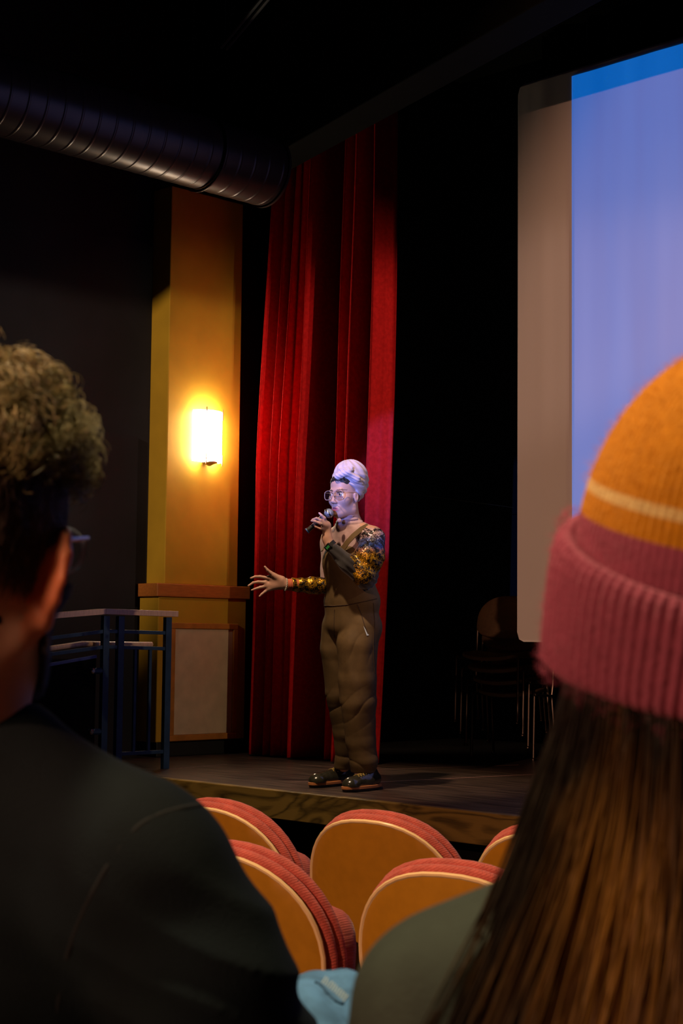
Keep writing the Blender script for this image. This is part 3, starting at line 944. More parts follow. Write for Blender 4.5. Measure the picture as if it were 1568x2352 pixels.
def sdf_mesh(shape, lo, hi, h, B=10):
    """naive surface nets over sparse blocks"""
    lo = np.asarray(lo, float); hi = np.asarray(hi, float)
    nb = np.ceil((hi - lo) / (h * B)).astype(int)
    G = nb * B + 3
    ii = np.stack(np.meshgrid(*[np.arange(n) for n in nb], indexing='ij'), -1).reshape(-1, 3)
    cen = lo + (ii + .5) * h * B
    R = h * B * math.sqrt(3) / 2
    dc = np.concatenate([shape.ev(cen[a:a + 20000]) for a in range(0, len(cen), 20000)])
    act = np.abs(dc) < R * 1.25 + .012
    ii = ii[act]; cen = cen[act]
    g1 = np.arange(B + 1)
    loc = np.stack(np.meshgrid(g1, g1, g1, indexing='ij'), -1).reshape(-1, 3)
    corners = np.array([[0, 0, 0], [1, 0, 0], [0, 1, 0], [1, 1, 0], [0, 0, 1], [1, 0, 1], [0, 1, 1], [1, 1, 1]])
    edges = [(0, 1), (2, 3), (4, 5), (6, 7), (0, 2), (1, 3), (4, 6), (5, 7), (0, 4), (1, 5), (2, 6), (3, 7)]
    ids = []; pos = []; quads = []
    def cid(c): return (c[..., 0] * G[1] + c[..., 1]) * G[2] + c[..., 2]
    for b, c in zip(ii, cen):
        sel = shape.select(c, R)
        if not any(q and p.op == 'u' for q, p in zip(sel, shape.p)): continue
        P = lo + (b * B + loc) * h
        F = shape.ev(P, sel).reshape(B + 1, B + 1, B + 1)
        F = np.where(np.abs(F) < 1e-9, 1e-9, F)
        S = F < 0
        if S.all() or not S.any(): continue
        cs = [F[x:x + B, y:y + B, z:z + B] for x, y, z in corners]
        ss = [q < 0 for q in cs]
        cnt = sum(q.astype(np.int8) for q in ss)
        m = (cnt > 0) & (cnt < 8)
        w = np.argwhere(m)
        if len(w):
            val = np.stack([q[m] for q in cs], 1)
            acc = np.zeros((len(w), 3)); n = np.zeros(len(w))
            for e0, e1 in edges:
                a, b2 = val[:, e0], val[:, e1]
                x = (a < 0) != (b2 < 0)
                t = np.where(x, a / np.where(x, a - b2, 1), 0)
                p = corners[e0] + t[:, None] * (corners[e1] - corners[e0])
                acc += p * x[:, None]; n += x
            gp = b * B + w
            ids.append(cid(gp + 1)); pos.append(lo + (gp + acc / n[:, None]) * h)
        for ax in range(3):
            sl0 = [slice(0, B)] * 3; sl1 = [slice(0, B)] * 3; sl1[ax] = slice(1, B + 1)
            a = S[tuple(sl0)]; b2 = S[tuple(sl1)]
            w = np.argwhere(a != b2)
            if not len(w): continue
            up = a[tuple(w.T)]
            g = b * B + w + 1
            o1 = (ax + 1) % 3; o2 = (ax + 2) % 3
            d1 = np.zeros(3, int); d1[o1] = 1; d2 = np.zeros(3, int); d2[o2] = 1
            q = np.stack([cid(g - d1 - d2), cid(g - d2), cid(g), cid(g - d1)], 1)
            q[~up] = q[~up][:, ::-1]
            quads.append(q)
    ids = np.concatenate(ids); pos = np.concatenate(pos); quads = np.concatenate(quads)
    o = np.argsort(ids); ids = ids[o]; pos = pos[o]
    ix = np.searchsorted(ids, quads); ix = np.clip(ix, 0, len(ids) - 1)
    ok = (ids[ix] == quads).all(1)
    return pos, ix[ok]


def sdf_obj(name, shape, lo, hi, h, mat_, parent, origin, smooth_it=1, colour=None):
    v, f = sdf_mesh(shape, lo, hi, h)
    for _ in range(smooth_it):                      # light laplacian relaxation
        e = np.concatenate([f[:, [0, 1]], f[:, [1, 2]], f[:, [2, 3]], f[:, [3, 0]]])
        acc = np.zeros_like(v); n = np.zeros(len(v))
        for c in range(3):
            acc[:, c] += np.bincount(e[:, 0], v[e[:, 1], c], len(v)) + np.bincount(e[:, 1], v[e[:, 0], c], len(v))
        n += np.bincount(e[:, 0], minlength=len(v)) + np.bincount(e[:, 1], minlength=len(v))
        v = v * .5 + .5 * acc / np.maximum(n, 1)[:, None]
    o = mesh_obj(name, v, f, mat_, parent, True, origin=origin)
    if colour is not None:
        me = o.data
        vv = np.empty(len(me.vertices) * 3, np.float32); me.vertices.foreach_get('co', vv)
        P = vv.reshape(-1, 3) + np.asarray(origin)
        C = colour(P)
        at_ = me.color_attributes.new('point_colour', 'FLOAT_COLOR', 'POINT')
        at_.data.foreach_set('color', np.concatenate([C, np.ones((len(C), 1))], 1).astype(np.float32).ravel())
    return o


def attr_mat(name, rough=.5, sss=0.0, bump=0.0, bscale=300, sheen=0, vary=0.0, vscale=40):
    m = mat(name, (.5, .5, .5), rough, sss=sss, bump=bump, bscale=bscale, sheen=sheen)
    N = m.node_tree.nodes; L = m.node_tree.links
    a = N.new('ShaderNodeAttribute'); a.attribute_name = 'point_colour'
    if vary:
        n = N.new('ShaderNodeTexNoise'); n.inputs['Scale'].default_value = vscale
        mx = N.new('ShaderNodeMix'); mx.data_type = 'RGBA'; mx.blend_type = 'MULTIPLY'; mx.inputs['Factor'].default_value = vary
        L.new(a.outputs['Color'], mx.inputs['A']); L.new(n.outputs['Color'], mx.inputs['B'])
        L.new(mx.outputs['Result'], N['Principled BSDF'].inputs['Base Color'])
    else:
        L.new(a.outputs['Color'], N['Principled BSDF'].inputs['Base Color'])
    return m


def unit(v):
    v = np.asarray(v, float); return v / np.linalg.norm(v)


def frame(fwd, up=(0, 0, 1)):
    """rows: left, forward, up"""
    f = unit(fwd); l = unit(np.cross(up, f)); u = np.cross(f, l)
    return np.stack([l, f, u])


def smooth_steps(P, pts, k):
    """distance-like mask helper: smallest distance to a polyline"""
    best = None
    for a, b in zip(pts[:-1], pts[1:]):
        d = Cap(a, b, 0, 0).d(P); best = d if best is None else np.minimum(best, d)
    return best


def finger(P0, dirs, lens, r0, r1, k=.004):
    """chain of tapered capsules"""
    out = []; p = np.asarray(P0, float); n = len(lens); rr = np.linspace(r0, r1, n + 1)
    for i, (d, l) in enumerate(zip(dirs, lens)):
        q = p + unit(d) * l
        out.append(Cap(p, q, rr[i], rr[i + 1], k)); p = q
    return out, p
# ------------------------------------------------------------------ the speaker on stage
D0 = 8.70
def W(px, py, dd=0.0): return at(px, py, D0 + dd)
PXM = FPX / D0
so_ = floor_pt(812, 1808); so_[2] = ZS
spk = empty('person', so_, 0, 'standing speaker in brown overalls and pale head wrap, talking into a microphone, one palm open', 'person')

skin_c = np.array([.50, .29, .22]); lip_c = np.array([.34, .09, .09]); brow_c = np.array([.06, .035, .025])
M['skin_spk'] = attr_mat('speaker_skin', .5, sss=.12)
hf = unit(-.64 * RH - .77 * FH)            # the way her face points
HA = frame(hf)
HC_ = W(794, 1135, -.03)
def hp(l, f, u): return HC_ + HA[0] * l + HA[1] * f + HA[2] * u
def he(c, r, k=.02, op='u', A=None): return Ell(hp(*c), r, HA if A is None else A, k, op)
def hc(a, b, r1, r2, k=.01, op='u'): return Cap(hp(*a), hp(*b), r1, r2, k, op)
bf = unit(-.66 * RH - .75 * FH)
BA = frame(bf)

EU = -.008         # eye height in the head frame
head = [he((0, -.012, .035), (.073, .092, .085)), he((0, .028, -.028), (.059, .065, .088), .03), he((0, .032, .055), (.058, .054, .05), .03),
        he((0, .058, -.103), (.024, .027, .025), .035), he((.040, .056, -.036), (.023, .026, .026), .025), he((-.040, .056, -.036), (.023, .026, .026), .025),
        hc((.045, -.005, -.086), (.018, .055, -.110), .016, .013, .03), hc((-.045, -.005, -.086), (-.018, .055, -.110), .016, .013, .03),
        he((.031, .098, EU + .002), (.018, .012, .0105), .010, 's'), he((-.031, .098, EU + .002), (.018, .012, .0105), .010, 's'),
        hc((-.033, .083, EU + .019), (.033, .083, EU + .019), .010, .010, .015),
        hc((0, .088, EU + .004), (0, .107, -.047), .0070, .0105, .012), he((.0105, .098, -.052), (.0080, .010, .0072), .007), he((-.0105, .098, -.052), (.0080, .010, .0072), .007),
        he((0, .080, -.084), (.026, .013, .016), .014),
        hc((-.020, .0850, -.0812), (.020, .0850, -.0812), .0036, .0036, .004), hc((-.006, .0905, -.0800), (.006, .0905, -.0800), .0045, .0045, .005),
        hc((-.013, .0875, -.0935), (.013, .0875, -.0935), .0050, .0050, .004),
        he((0, .098, -.0868), (.015, .011, .0036), .002, 's'),
        he((.073, .000, -.020), (.009, .016, .030), .006), he((-.073, .000, -.020), (.009, .016, .030), .006), he((.081, .004, -.016), (.006, .008, .017), .004, 's'),
        Cap(hp(0, -.022, -.07), W(803, 1210, -.0), .052, .060, .03), Cap(W(803, 1206, .01), W(850, 1228, -.09), .045, .040, .04), Cap(W(803, 1206, .01), W(762, 1236, .09), .045, .040, .04)]
# torso under the clothes
tor = [Ell(W(806, 1290, 0), (.150, .095, .18), BA, .05), Ell(W(808, 1380, 0), (.135, .095, .12), BA, .06), Ell(W(808, 1430, .0), (.155, .11, .11), BA, .06),
       Cap(W(860, 1232, -.11), W(757, 1240, .11), .045, .045, .05)]
S1 = W(858, 1238, -.11); E1 = W(834, 1328, -.19); R1 = W(757, 1252, -.165)
S2p = W(760, 1248, .11); E2 = W(752, 1346, .06); R2 = W(660, 1343, .0)
arms = [Cap(S1, E1, .040, .036, .03), Cap(E1, R1, .036, .024, .02), Cap(S2p, E2, .042, .036, .03), Cap(E2, R2, .036, .024, .02)]
legs_b = []
for pts in ([(838, 1445, -.05), (824, 1600, -.07), (838, 1760, -.02)], [(780, 1445, .08), (783, 1600, .10), (790, 1760, .17)]):
    legs_b += [Cap(W(*pts[0]), W(*pts[1]), .075, .055, .04), Cap(W(*pts[1]), W(*pts[2]), .050, .032, .03)]
# hand round the microphone (her left)
hd1 = -.165
palm1 = [Cap(R1, W(751, 1236, -.165), .024, .022, .015, sq=(FH, 1.25)), Cap(W(751, 1238, -.165), W(750, 1208, -.163), .024, .024, .02, sq=(FH, 1.5)), Cap(W(748, 1206, -.163), W(744, 1212, -.16), .020, .016, .015)]
def fing(pts, r0, r1, k=.004):
    out = []; n = len(pts)
    rr = np.linspace(r0, r1, n)
    for i in range(n - 1): out.append(Cap(W(*pts[i]), W(*pts[i + 1]), rr[i], rr[i + 1], k if i else .012))
    return out
f1 = []
f1 += fing([(749, 1202, -.172), (745, 1190, -.186), (738, 1183.5, -.190), (733, 1178.5, -.186)], .0092, .0058)
f1 += fing([(748, 1205, -.176), (736, 1195, -.196), (727, 1190.5, -.196), (718, 1193, -.184)], .0092, .0058)
f1 += fing([(748, 1209, -.176), (736, 1203, -.198), (724, 1198, -.196), (715, 1196.5, -.182)], .0088, .0056)
f1 += fing([(746, 1215, -.172), (736, 1214.5, -.190), (725, 1210, -.188), (720.5, 1203.5, -.178)], .0080, .0052)
f1 += fing([(751, 1215, -.150), (745, 1203, -.128), (738, 1194, -.120), (733, 1190, -.124)], .0110, .0070)
# open hand (her right), palm towards the hall
palm2 = [Cap(R2, W(648, 1340, -.002), .023, .024, .015, sq=(FH, 1.2)),
         Cap(W(645, 1337, -.004), W(619, 1327, -.008), .022, .0145, .02, sq=(FH, 1.35)), Cap(W(645, 1341, -.004), W(614, 1343, -.008), .022, .0135, .02, sq=(FH, 1.35)),
         Cap(W(645, 1344, -.004), W(619, 1352, -.006), .020, .0125, .02, sq=(FH, 1.35)), Cap(W(646, 1331, -.010), W(629, 1321, -.018), .019, .0115, .02)]
f2 = []
f2 += fing([(632, 1325, -.014), (622, 1316, -.022), (614, 1309.5, -.028), (608, 1302, -.032)], .0120, .0065)
f2 += fing([(612, 1327, -.008), (597, 1324.5, -.012), (586, 1324.5, -.018), (576, 1328, -.026)], .0095, .0058)
f2 += fing([(609, 1337.5, -.008), (593, 1336.5, -.012), (581, 1338.5, -.018), (570.5, 1345.5, -.026)], .0095, .0058)
f2 += fing([(611, 1346.5, -.006), (598, 1349, -.010), (588, 1352, -.016), (578, 1355.5, -.024)], .0090, .0056)
f2 += fing([(618, 1353, -.004), (608, 1359, -.008), (601, 1364.5, -.014), (595.5, 1370, -.020)], .0082, .0052)
body = Shape(head + tor + arms + legs_b + palm1 + palm2 + f1 + f2)
def spk_col(P):
    C = np.tile(skin_c, (len(P), 1))
    q = (P - HC_) @ HA.T
    lips = ((np.abs(q[:, 2] + .0812 + .0030 * (np.abs(q[:, 0]) / .016) ** 2) < .0048) | (np.abs(q[:, 2] + .0925 - .002 * (np.abs(q[:, 0]) / .016) ** 2) < .0055)) & (np.abs(q[:, 0]) < .0215) & (q[:, 1] > .078)
    C[lips] = lip_c
    bx = np.abs(q[:, 0])
    brow = (np.abs(q[:, 2] - (EU + .0175 + .007 * np.sin(np.clip((bx - .010) / .045, 0, 1) * 2.3))) < .0036 - .002 * np.clip((bx - .03) / .025, 0, 1)) & (bx > .010) & (bx < .056) & (q[:, 1] > .035)
    C[brow] = brow_c
    lash = (np.abs(q[:, 2] - (EU + .0100)) < .0022) & (bx > .017) & (bx < .047) & (q[:, 1] > .06)
    C[lash] = brow_c
    # reddish inside of the ear
    return C
bo = [S1, S2p, W(560, 1290, -.25), W(890, 1050, .3), W(720, 1815, .2), W(560, 1400, .3)]
lo = np.min([W(560, 1800, -.3), W(560, 1060, .3), W(900, 1060, .3), W(900, 1800, -.3)], axis=0) - .02; lo[2] = ZS + .03
hi = np.max([W(560, 1800, -.3), W(560, 1060, .3), W(900, 1060, .3), W(900, 1800, -.3)], axis=0) + .02; hi[2] = W(800, 1070)[2] + .03
sdf_obj('body', body, lo, hi, .0036, M['skin_spk'], spk, so_, 1, spk_col)

# eyes
M['eye_white'] = mat('eye_white', (.62, .60, .58), .2); M['iris'] = mat('iris', (.05, .035, .03), .15)
for sx in (1, -1):
    e = MB(); c = hp(.031 * sx, .078, EU); r = .0125
    e.lathe([(r * math.sin(t), -r * math.cos(t)) for t in np.linspace(.02, math.pi - .02, 12)], c, HA[1], 20)
    eo = e.build('eye', M['eye_white'], spk, smooth=True, origin=so_)
    gz = unit(hf * 1.0 - HA[0] * .05 - UP * .06)
    MB().lathe([(.0062, .0108), (.0058, .0116), (.003, .0124), (.0004, .0126)], c, gz, 16).build('iris', M['iris'], eo, smooth=True, origin=so_)

# hairline under the wrap
hair_m = mat('dark_hair', (.022, .014, .011), .55, vary=.3, vscale=120, bump=.4, bscale=220)
hs = Shape([he((0, -.014, .035), (.078, .097, .090), .0), he((0, .030, .058), (.062, .058, .052), .03), Plane(hp(0, .050, .030), -HA[2] * .80 + HA[1] * .60, .01),
            he((.070, .050, -.005), (.030, .05, .05), .015, 's'), he((-.070, .050, -.005), (.030, .05, .05), .015, 's')],
           disp=lambda P: .0010 * np.sin(((P - HC_) @ HA.T)[:, 0] * 420 + ((P - HC_) @ HA.T)[:, 2] * 260))
sdf_obj('hair', hs, HC_ - .14, HC_ + .16, .003, hair_m, spk, so_, 1)
for i in range(7):        # small laid curls along the hairline
    a = (i - 2.2) * .24
    c = hp(.064 * math.sin(a), .032 + .055 * math.cos(a), .066 + .012 * math.cos(a) - .012 * abs(a))
    n_ = unit(c - hp(0, 0, .02)); t1 = unit(np.cross(n_, HA[2])); t2 = np.cross(n_, t1)
    pts = [c + n_ * .003 + (t1 * math.cos(u) + t2 * math.sin(u)) * (.003 + .0016 * u) for u in np.linspace(0, 5, 16)]
    MB().tube(pts, .0014, 5).build('baby_curl', hair_m, spk, smooth=True, origin=so_)

# head wrap
wrap_m = mat('wrap_cotton', (.50, .42, .45), .85, bump=.3, bscale=500, vary=.05, vscale=30)
def wfold(P):
    q = (P - HC_) @ HA.T
    l, f, u = q[:, 0], q[:, 1], q[:, 2]
    a = np.arctan2(l, f + .01)
    low = 1 / (1 + np.exp((u - .105) * 70))
    d1 = .0030 * np.sin(u * 190 + a * 4.5 + 1.3 * np.sin(a * 2)) * low
    d2 = .0028 * np.sin(a * 11 + u * 60) * (1 - low)
    return -(d1 + d2)
ws = Shape([Ell(W(805, 1093, -.005), (.088, .098, .088), HA, .0), Ell(W(823, 1110, .03), (.050, .055, .060), HA, .03), he((0, -.016, .035), (.086, .105, .094), .03),
            Plane(hp(0, .030, .036), -HA[2] * .77 + HA[1] * .64, .006)], disp=wfold)
hw = sdf_obj('head_wrap', ws, HC_ - .2, HC_ + np.array([.2, .2, .24]), .0030, wrap_m, spk, so_, 1)
k1 = Shape([Cap(W(776, 1094, -.105), W(800, 1084, -.112), .020, .017, .01), Cap(W(798, 1086, -.110), W(818, 1100, -.095), .017, .020, .012), Cap(W(818, 1100, -.092), W(830, 1118, -.045), .020, .016, .012),
            Cap(W(782, 1080, -.095), W(806, 1077, -.100), .012, .014, .01)],
           disp=lambda P: .0018 * np.sin(((P - HC_) @ HA[0]) * 260 + ((P - HC_) @ HA[2]) * 330))
sdf_obj('wrap_knot', k1, HC_ - .2, HC_ + .22, .003, wrap_m, spk, so_, 1)

# glasses
fr_m = mat('clear_pink_frame', (.42, .26, .22), .2, coat=.5)
len_m = mat('spectacle_lens', (.01, .01, .012), .03, spec=.8); len_m.node_tree.nodes['Principled BSDF'].inputs['Alpha'].default_value = .16
gl = MB().tube([hp(.010, .112, -.004), hp(0, .114, .0), hp(-.010, .112, -.004)], .0016, 6)
gl = gl.build('glasses_bridge', fr_m, spk, smooth=True, origin=so_)
for sx in (1, -1):
    pts = []
    for t in np.linspace(0, 2 * math.pi, 33)[:-1]:
        cx_ = math.copysign(abs(math.cos(t)) ** .75, math.cos(t)); cz_ = math.copysign(abs(math.sin(t)) ** .75, math.sin(t))
        pts.append(hp(sx * (.036 + .027 * cx_), .112 - .010 * abs(cx_ + 1) * .5 * 1.0, -.014 + .0245 * cz_))
    rim = MB().tube(pts, .0018, 6, closed=True).build('lens_rim', fr_m, gl, smooth=True, origin=so_)
    lm = MB(); lm.add(pts + [p + HA[1] * .001 for p in pts], [tuple(range(32)), tuple(reversed(range(32, 64)))])
    lm.build('lens', len_m, gl, origin=so_)
    MB().tube([hp(sx * .064, .103, .002), hp(sx * .074, .05, .004), hp(sx * .077, .006, .006), hp(sx * .076, -.015, -.008)], .0016, 6).build('temple', fr_m, gl, smooth=True, origin=so_)

# blouse: turtleneck, chest and the far upper sleeve
blo_m = mat('mesh_blouse', (.42, .29, .31), .6, vary=.12, vscale=30, sheen=.2)
def bfold(P):
    z = P[:, 2]; q = (P - HC_) @ HA.T
    nk = 1 / (1 + np.exp(-(z - W(800, 1206)[2]) * 150))
    return -.0030 * np.sin((z + .35 * q[:, 1] + .25 * q[:, 0]) * 330) * nk - .0015 * np.sin((P @ RH) * 70 + z * 60) * (1 - nk)
bl = Shape([Ell(W(806, 1290, 0), (.160, .103, .18), BA, .05), Cap(W(858, 1236, -.11), W(760, 1243, .11), .052, .050, .05), Cap(W(803, 1228, -.0), W(802, 1186, -.016), .080, .062, .03), Cap(W(803, 1214, .01), W(852, 1232, -.09), .056, .050, .04), Cap(W(803, 1214, .01), W(762, 1242, .09), .056, .048, .04),
            Cap(S2p, E2, .052, .043, .03), Plane(hp(0, .03, -.108), HA[2] * .93 + HA[1] * .37 * -1, .006), Plane(W(800, 1330), -UP, .01)], disp=bfold)
sdf_obj('blouse', bl, lo, hi, .0038, blo_m, spk, so_, 1)
MB().lathe([(.009, -.006), (.012, 0), (.009, .006), (.004, .008)], W(779, 1195.5, -.12), -FH, 14).build('collar_bow', blo_m, spk, smooth=True, origin=so_)


# sequined sleeve over the near arm
def sequin_mat():
    m = bpy.data.materials.new('sequins'); m.use_nodes = True
    nt = m.node_tree; N = nt.nodes; L = nt.links; b = N['Principled BSDF']
    tc = N.new('ShaderNodeTexCoord')
    v = N.new('ShaderNodeTexVoronoi'); v.inputs['Scale'].default_value = 290
    n = N.new('ShaderNodeTexNoise'); n.inputs['Scale'].default_value = 17; n.inputs['Detail'].default_value = 3; n.inputs['Distortion'].default_value = 1.2
    L.new(tc.outputs['Object'], v.inputs['Vector']); L.new(tc.outputs['Object'], n.inputs['Vector'])
    sp = N.new('ShaderNodeSeparateXYZ'); L.new(tc.outputs['Object'], sp.inputs[0])
    # band by height: pale pink above, blue middle, gold below
    mr = N.new('ShaderNodeMapRange'); mr.inputs[1].default_value = 1.13; mr.inputs[2].default_value = 1.40
    L.new(sp.outputs['Z'], mr.inputs[0])
    ad = N.new('ShaderNodeMath'); ad.operation = 'MULTIPLY_ADD'; ad.inputs[1].default_value = .22
    sb = N.new('ShaderNodeMath'); sb.operation = 'SUBTRACT'; sb.inputs[1].default_value = .5
    L.new(n.outputs['Fac'], sb.inputs[0]); L.new(sb.outputs[0], ad.inputs[0]); L.new(mr.outputs[0], ad.inputs[2])
    cr = N.new('ShaderNodeValToRGB'); e = cr.color_ramp.elements
    e[0].position = 0; e[0].color = (.50, .27, .01, 1); e[1].position = 1; e[1].color = (.60, .40, .42, 1)
    for p, c in ((.42, (.45, .24, .01, 1)), (.52, (.40, .18, .10, 1)), (.60, (.04, .10, .40, 1)), (.76, (.10, .13, .32, 1)), (.84, (.60, .42, .45, 1))):
        x = e.new(p); x.color = c
    L.new(ad.outputs[0], cr.inputs[0])
    n2 = N.new('ShaderNodeTexNoise'); n2.inputs['Scale'].default_value = 38; n2.inputs['Detail'].default_value = 3; n2.inputs['Distortion'].default_value = .6
    L.new(tc.outputs['Object'], n2.inputs['Vector'])
    m2 = N.new('ShaderNodeMapRange'); m2.inputs[1].default_value = .50; m2.inputs[2].default_value = .54
    s3 = N.new('ShaderNodeSeparateColor'); L.new(v.outputs['Color'], s3.inputs[0])
    a3 = N.new('ShaderNodeMath'); a3.operation = 'MULTIPLY_ADD'; a3.inputs[1].default_value = .30; L.new(s3.outputs[0], a3.inputs[0])
    b3 = N.new('ShaderNodeMath'); b3.operation = 'SUBTRACT'; b3.inputs[1].default_value = .15; L.new(n2.outputs['Fac'], b3.inputs[0]); L.new(b3.outputs[0], a3.inputs[2])
    L.new(a3.outputs[0], m2.inputs[0])
    mx = N.new('ShaderNodeMix'); mx.data_type = 'RGBA'; mx.inputs['A'].default_value = (.012, .010, .012, 1)
    L.new(cr.outputs[0], mx.inputs['B']); L.new(m2.outputs[0], mx.inputs['Factor']); L.new(mx.outputs['Result'], b.inputs['Base Color'])
    b.inputs['Metallic'].default_value = .55; b.inputs['Roughness'].default_value = .32
    # each sequin tilts a little
    vm = N.new('ShaderNodeVectorMath'); vm.operation = 'SUBTRACT'; vm.inputs[1].default_value = (.5, .5, .5)
    L.new(v.outputs['Color'], vm.inputs[0])
    sc_ = N.new('ShaderNodeVectorMath'); sc_.operation = 'SCALE'; sc_.inputs['Scale'].default_value = .45; L.new(vm.outputs[0], sc_.inputs[0])
    ge = N.new('ShaderNodeNewGeometry'); av = N.new('ShaderNodeVectorMath'); av.operation = 'ADD'
    L.new(ge.outputs['Normal'], av.inputs[0]); L.new(sc_.outputs[0], av.inputs[1])
    nn = N.new('ShaderNodeVectorMath'); nn.operation = 'NORMALIZE'; L.new(av.outputs[0], nn.inputs[0]); L.new(nn.outputs[0], b.inputs['Normal'])
    return m


M['sequin'] = sequin_mat()
M['black_velvet'] = mat('black_velvet', (.014, .013, .015), .9, sheen=.3, vary=.2, vscale=40)
sl = Shape([Cap(W(838, 1231, -.09), W(858, 1238, -.11), .054, .055, .02), Cap(W(858, 1238, -.11), W(848, 1278, -.16), .056, .076, .03), Cap(W(848, 1278, -.16), W(834, 1322, -.19), .076, .058, .03),
            Cap(W(834, 1322, -.195), W(806, 1292, -.19), .055, .046, .02), Plane(W(797, 1246, -.15), -RH * .65 + UP * .76, .006)],
           disp=lambda P: .0018 * np.sin(P[:, 2] * 95 + (P @ RH) * 60))
sdf_obj('sequin_sleeve', sl, lo, hi, .0036, M['sequin'], spk, so_, 1)['label'] = 'puffed sleeve covered in pink, blue and gold sequins'
bs = Shape([Cap(W(842, 1325, -.185), W(838, 1338, -.185), .050, .036, .02), Cap(W(838, 1334, -.195), W(800, 1296, -.195), .045, .046, .02), Cap(W(800, 1296, -.195), W(763, 1259, -.172), .046, .033, .02),
            Cap(W(869, 1262, -.12), W(848, 1330, -.165), .036, .040, .03),
            Plane(W(762, 1258, -.17), unit(R1 - E1), .003)],
           disp=lambda P: .0022 * np.sin(P[:, 2] * 160 + (P @ RH) * 130))
sdf_obj('black_sleeve', bs, lo, hi, .0036, M['black_velvet'], spk, so_, 1)['label'] = 'black velvet forearm and back panel of the sleeve'
cf = Shape([Cap(W(757, 1346, .055), W(720, 1345, .045), .047, .044, .02), Cap(W(720, 1345, .045), W(672, 1343, .01), .044, .037, .02), Plane(W(669, 1343, .01), unit(R2 - E2), .003), Plane(W(754, 1343, .0), -unit(R2 - E2), .003)],
           disp=lambda P: .002 * np.sin((P @ RH) * 120 + P[:, 2] * 50))
sdf_obj('sequin_cuff', cf, lo, hi, .0036, M['sequin'], spk, so_, 1)
cuf = Shape([Cap(W(680, 1343, .012), W(659, 1343, .0), .034, .031, .0), Plane(W(658, 1343, .0), unit(R2 - E2), .003)], disp=lambda P: .0012 * np.sin((P @ RH) * 500))
sdf_obj('knit_cuff', cuf, lo, hi, .003, mat('coral_cuff', (.55, .13, .06), .7), spk, so_, 1)

# overalls
ov_m = mat('brown_twill', (.105, .067, .025), .75, vary=.10, vscale=25, bump=.35, bscale=420)
def ofold(P):
    x = P @ RH - so_ @ RH; z = P[:, 2] - ZS; y = P @ FH
    d = np.zeros(len(P))
    def g(c, w): return np.exp(-((z - c) / w) ** 2)
    def cr(ph): return .62 - np.abs(np.sin(ph * .5)) ** .38       # narrow creases, broad swells
    w = .9 * np.sin(z * 21 + x * 13) + .5 * np.sin(x * 31 - z * 9)
    d += .0065 * cr(z * 60 - x * 46 + .4 + w) * g(.44, .085)
    d += .0070 * cr(z * 74 + x * 30 + 1.8 + w) * g(.13, .07)
    d += .0065 * cr(z * 40 - x * 58 + .8 + w) * g(.76, .075) * (.5 + .5 * np.sin(x * 16 + 1))
    d += .0022 * np.sin(x * 60 + z * 10 + w) * g(.62, .3)
    d += .0035 * cr(z * 42 + x * 30 + w) * g(1.12, .08)
    return d
leg_n = [(834, 1440, -.06, .102), (820, 1480, -.07, .110), (821, 1560, -.08, .102), (822, 1610, -.08, .095), (828, 1700, -.06, .080), (835, 1745, -.05, .074), (835, 1768, -.04, .068)]
leg_f = [(780, 1440, .06, .098), (776, 1490, .07, .096), (782, 1590, .09, .083), (792, 1680, .12, .066), (793, 1740, .15, .054), (788, 1768, .165, .052)]
def wseg(L_, k=.012): return [Cap(W(*a[:3]), W(*b[:3]), a[3], b[3], k) for a, b in zip(L_[:-1], L_[1:])]
legs_s = Shape([Ell(W(808, 1425, 0), (.175, .125, .10), BA, .05)] + wseg(leg_n) )
ovs = [Ell(W(803, 1300, 0), (.160, .118, .19), BA, .05), Ell(W(780, 1288, -.02), (.09, .075, .075), BA, .05), Ell(W(808, 1382, 0), (.172, .124, .12), BA, .06), Ell(W(807, 1432, 0), (.166, .124, .11), BA, .05)]
lf = wseg(leg_f); ln = wseg(leg_n)
cut = [Ell(W(812, 1222, .0), (.165, .16, .098), BA, .01, 's'), Plane(W(800, 1256), UP, .006), Cap(W(858, 1262, -.10), W(862, 1235, -.10), .060, .060, .01, 's')]
both = Shape(ovs + lf + ln + cut + [Plane(W(800, 1772, .0) * 1.0, -UP, .004)], disp=ofold)
sdf_obj('overalls', both, lo, hi, .0040, ov_m, spk, so_, 1)
def strap(pts, nm, w=.014):
    m_ = MB(); P_ = [W(*p) for p in pts]
    out = []
    for i, p in enumerate(P_):
        t = unit(P_[min(i + 1, len(P_) - 1)] - P_[max(i - 1, 0)])
        out.append(p)
    L_ = []
    for i, p in enumerate(P_):
        t = unit(P_[min(i + 1, len(P_) - 1)] - P_[max(i - 1, 0)])
        n_ = unit(p - W(806, 1270, .0)); s_ = unit(np.cross(t, n_)); n_ = np.cross(s_, t)
        L_.append([p + s_ * w + n_ * .003, p - s_ * w + n_ * .003, p - s_ * w - n_ * .003, p + s_ * w - n_ * .003])
    m_.loft(L_); return m_.build(nm, ov_m, spk, smooth=True, origin=so_, auto=50, bevel=.001)
strap([(786, 1262, -.125), (797, 1246, -.138), (812, 1230, -.142), (830, 1215, -.128), (845, 1207, -.095), (851, 1212, -.05), (846, 1235, .02)], 'shoulder_strap')
strap([(739, 1266, -.045), (745, 1254, -.035), (752, 1241, -.01), (760, 1232, .02), (768, 1228, .06), (775, 1236, .10)], 'shoulder_strap')
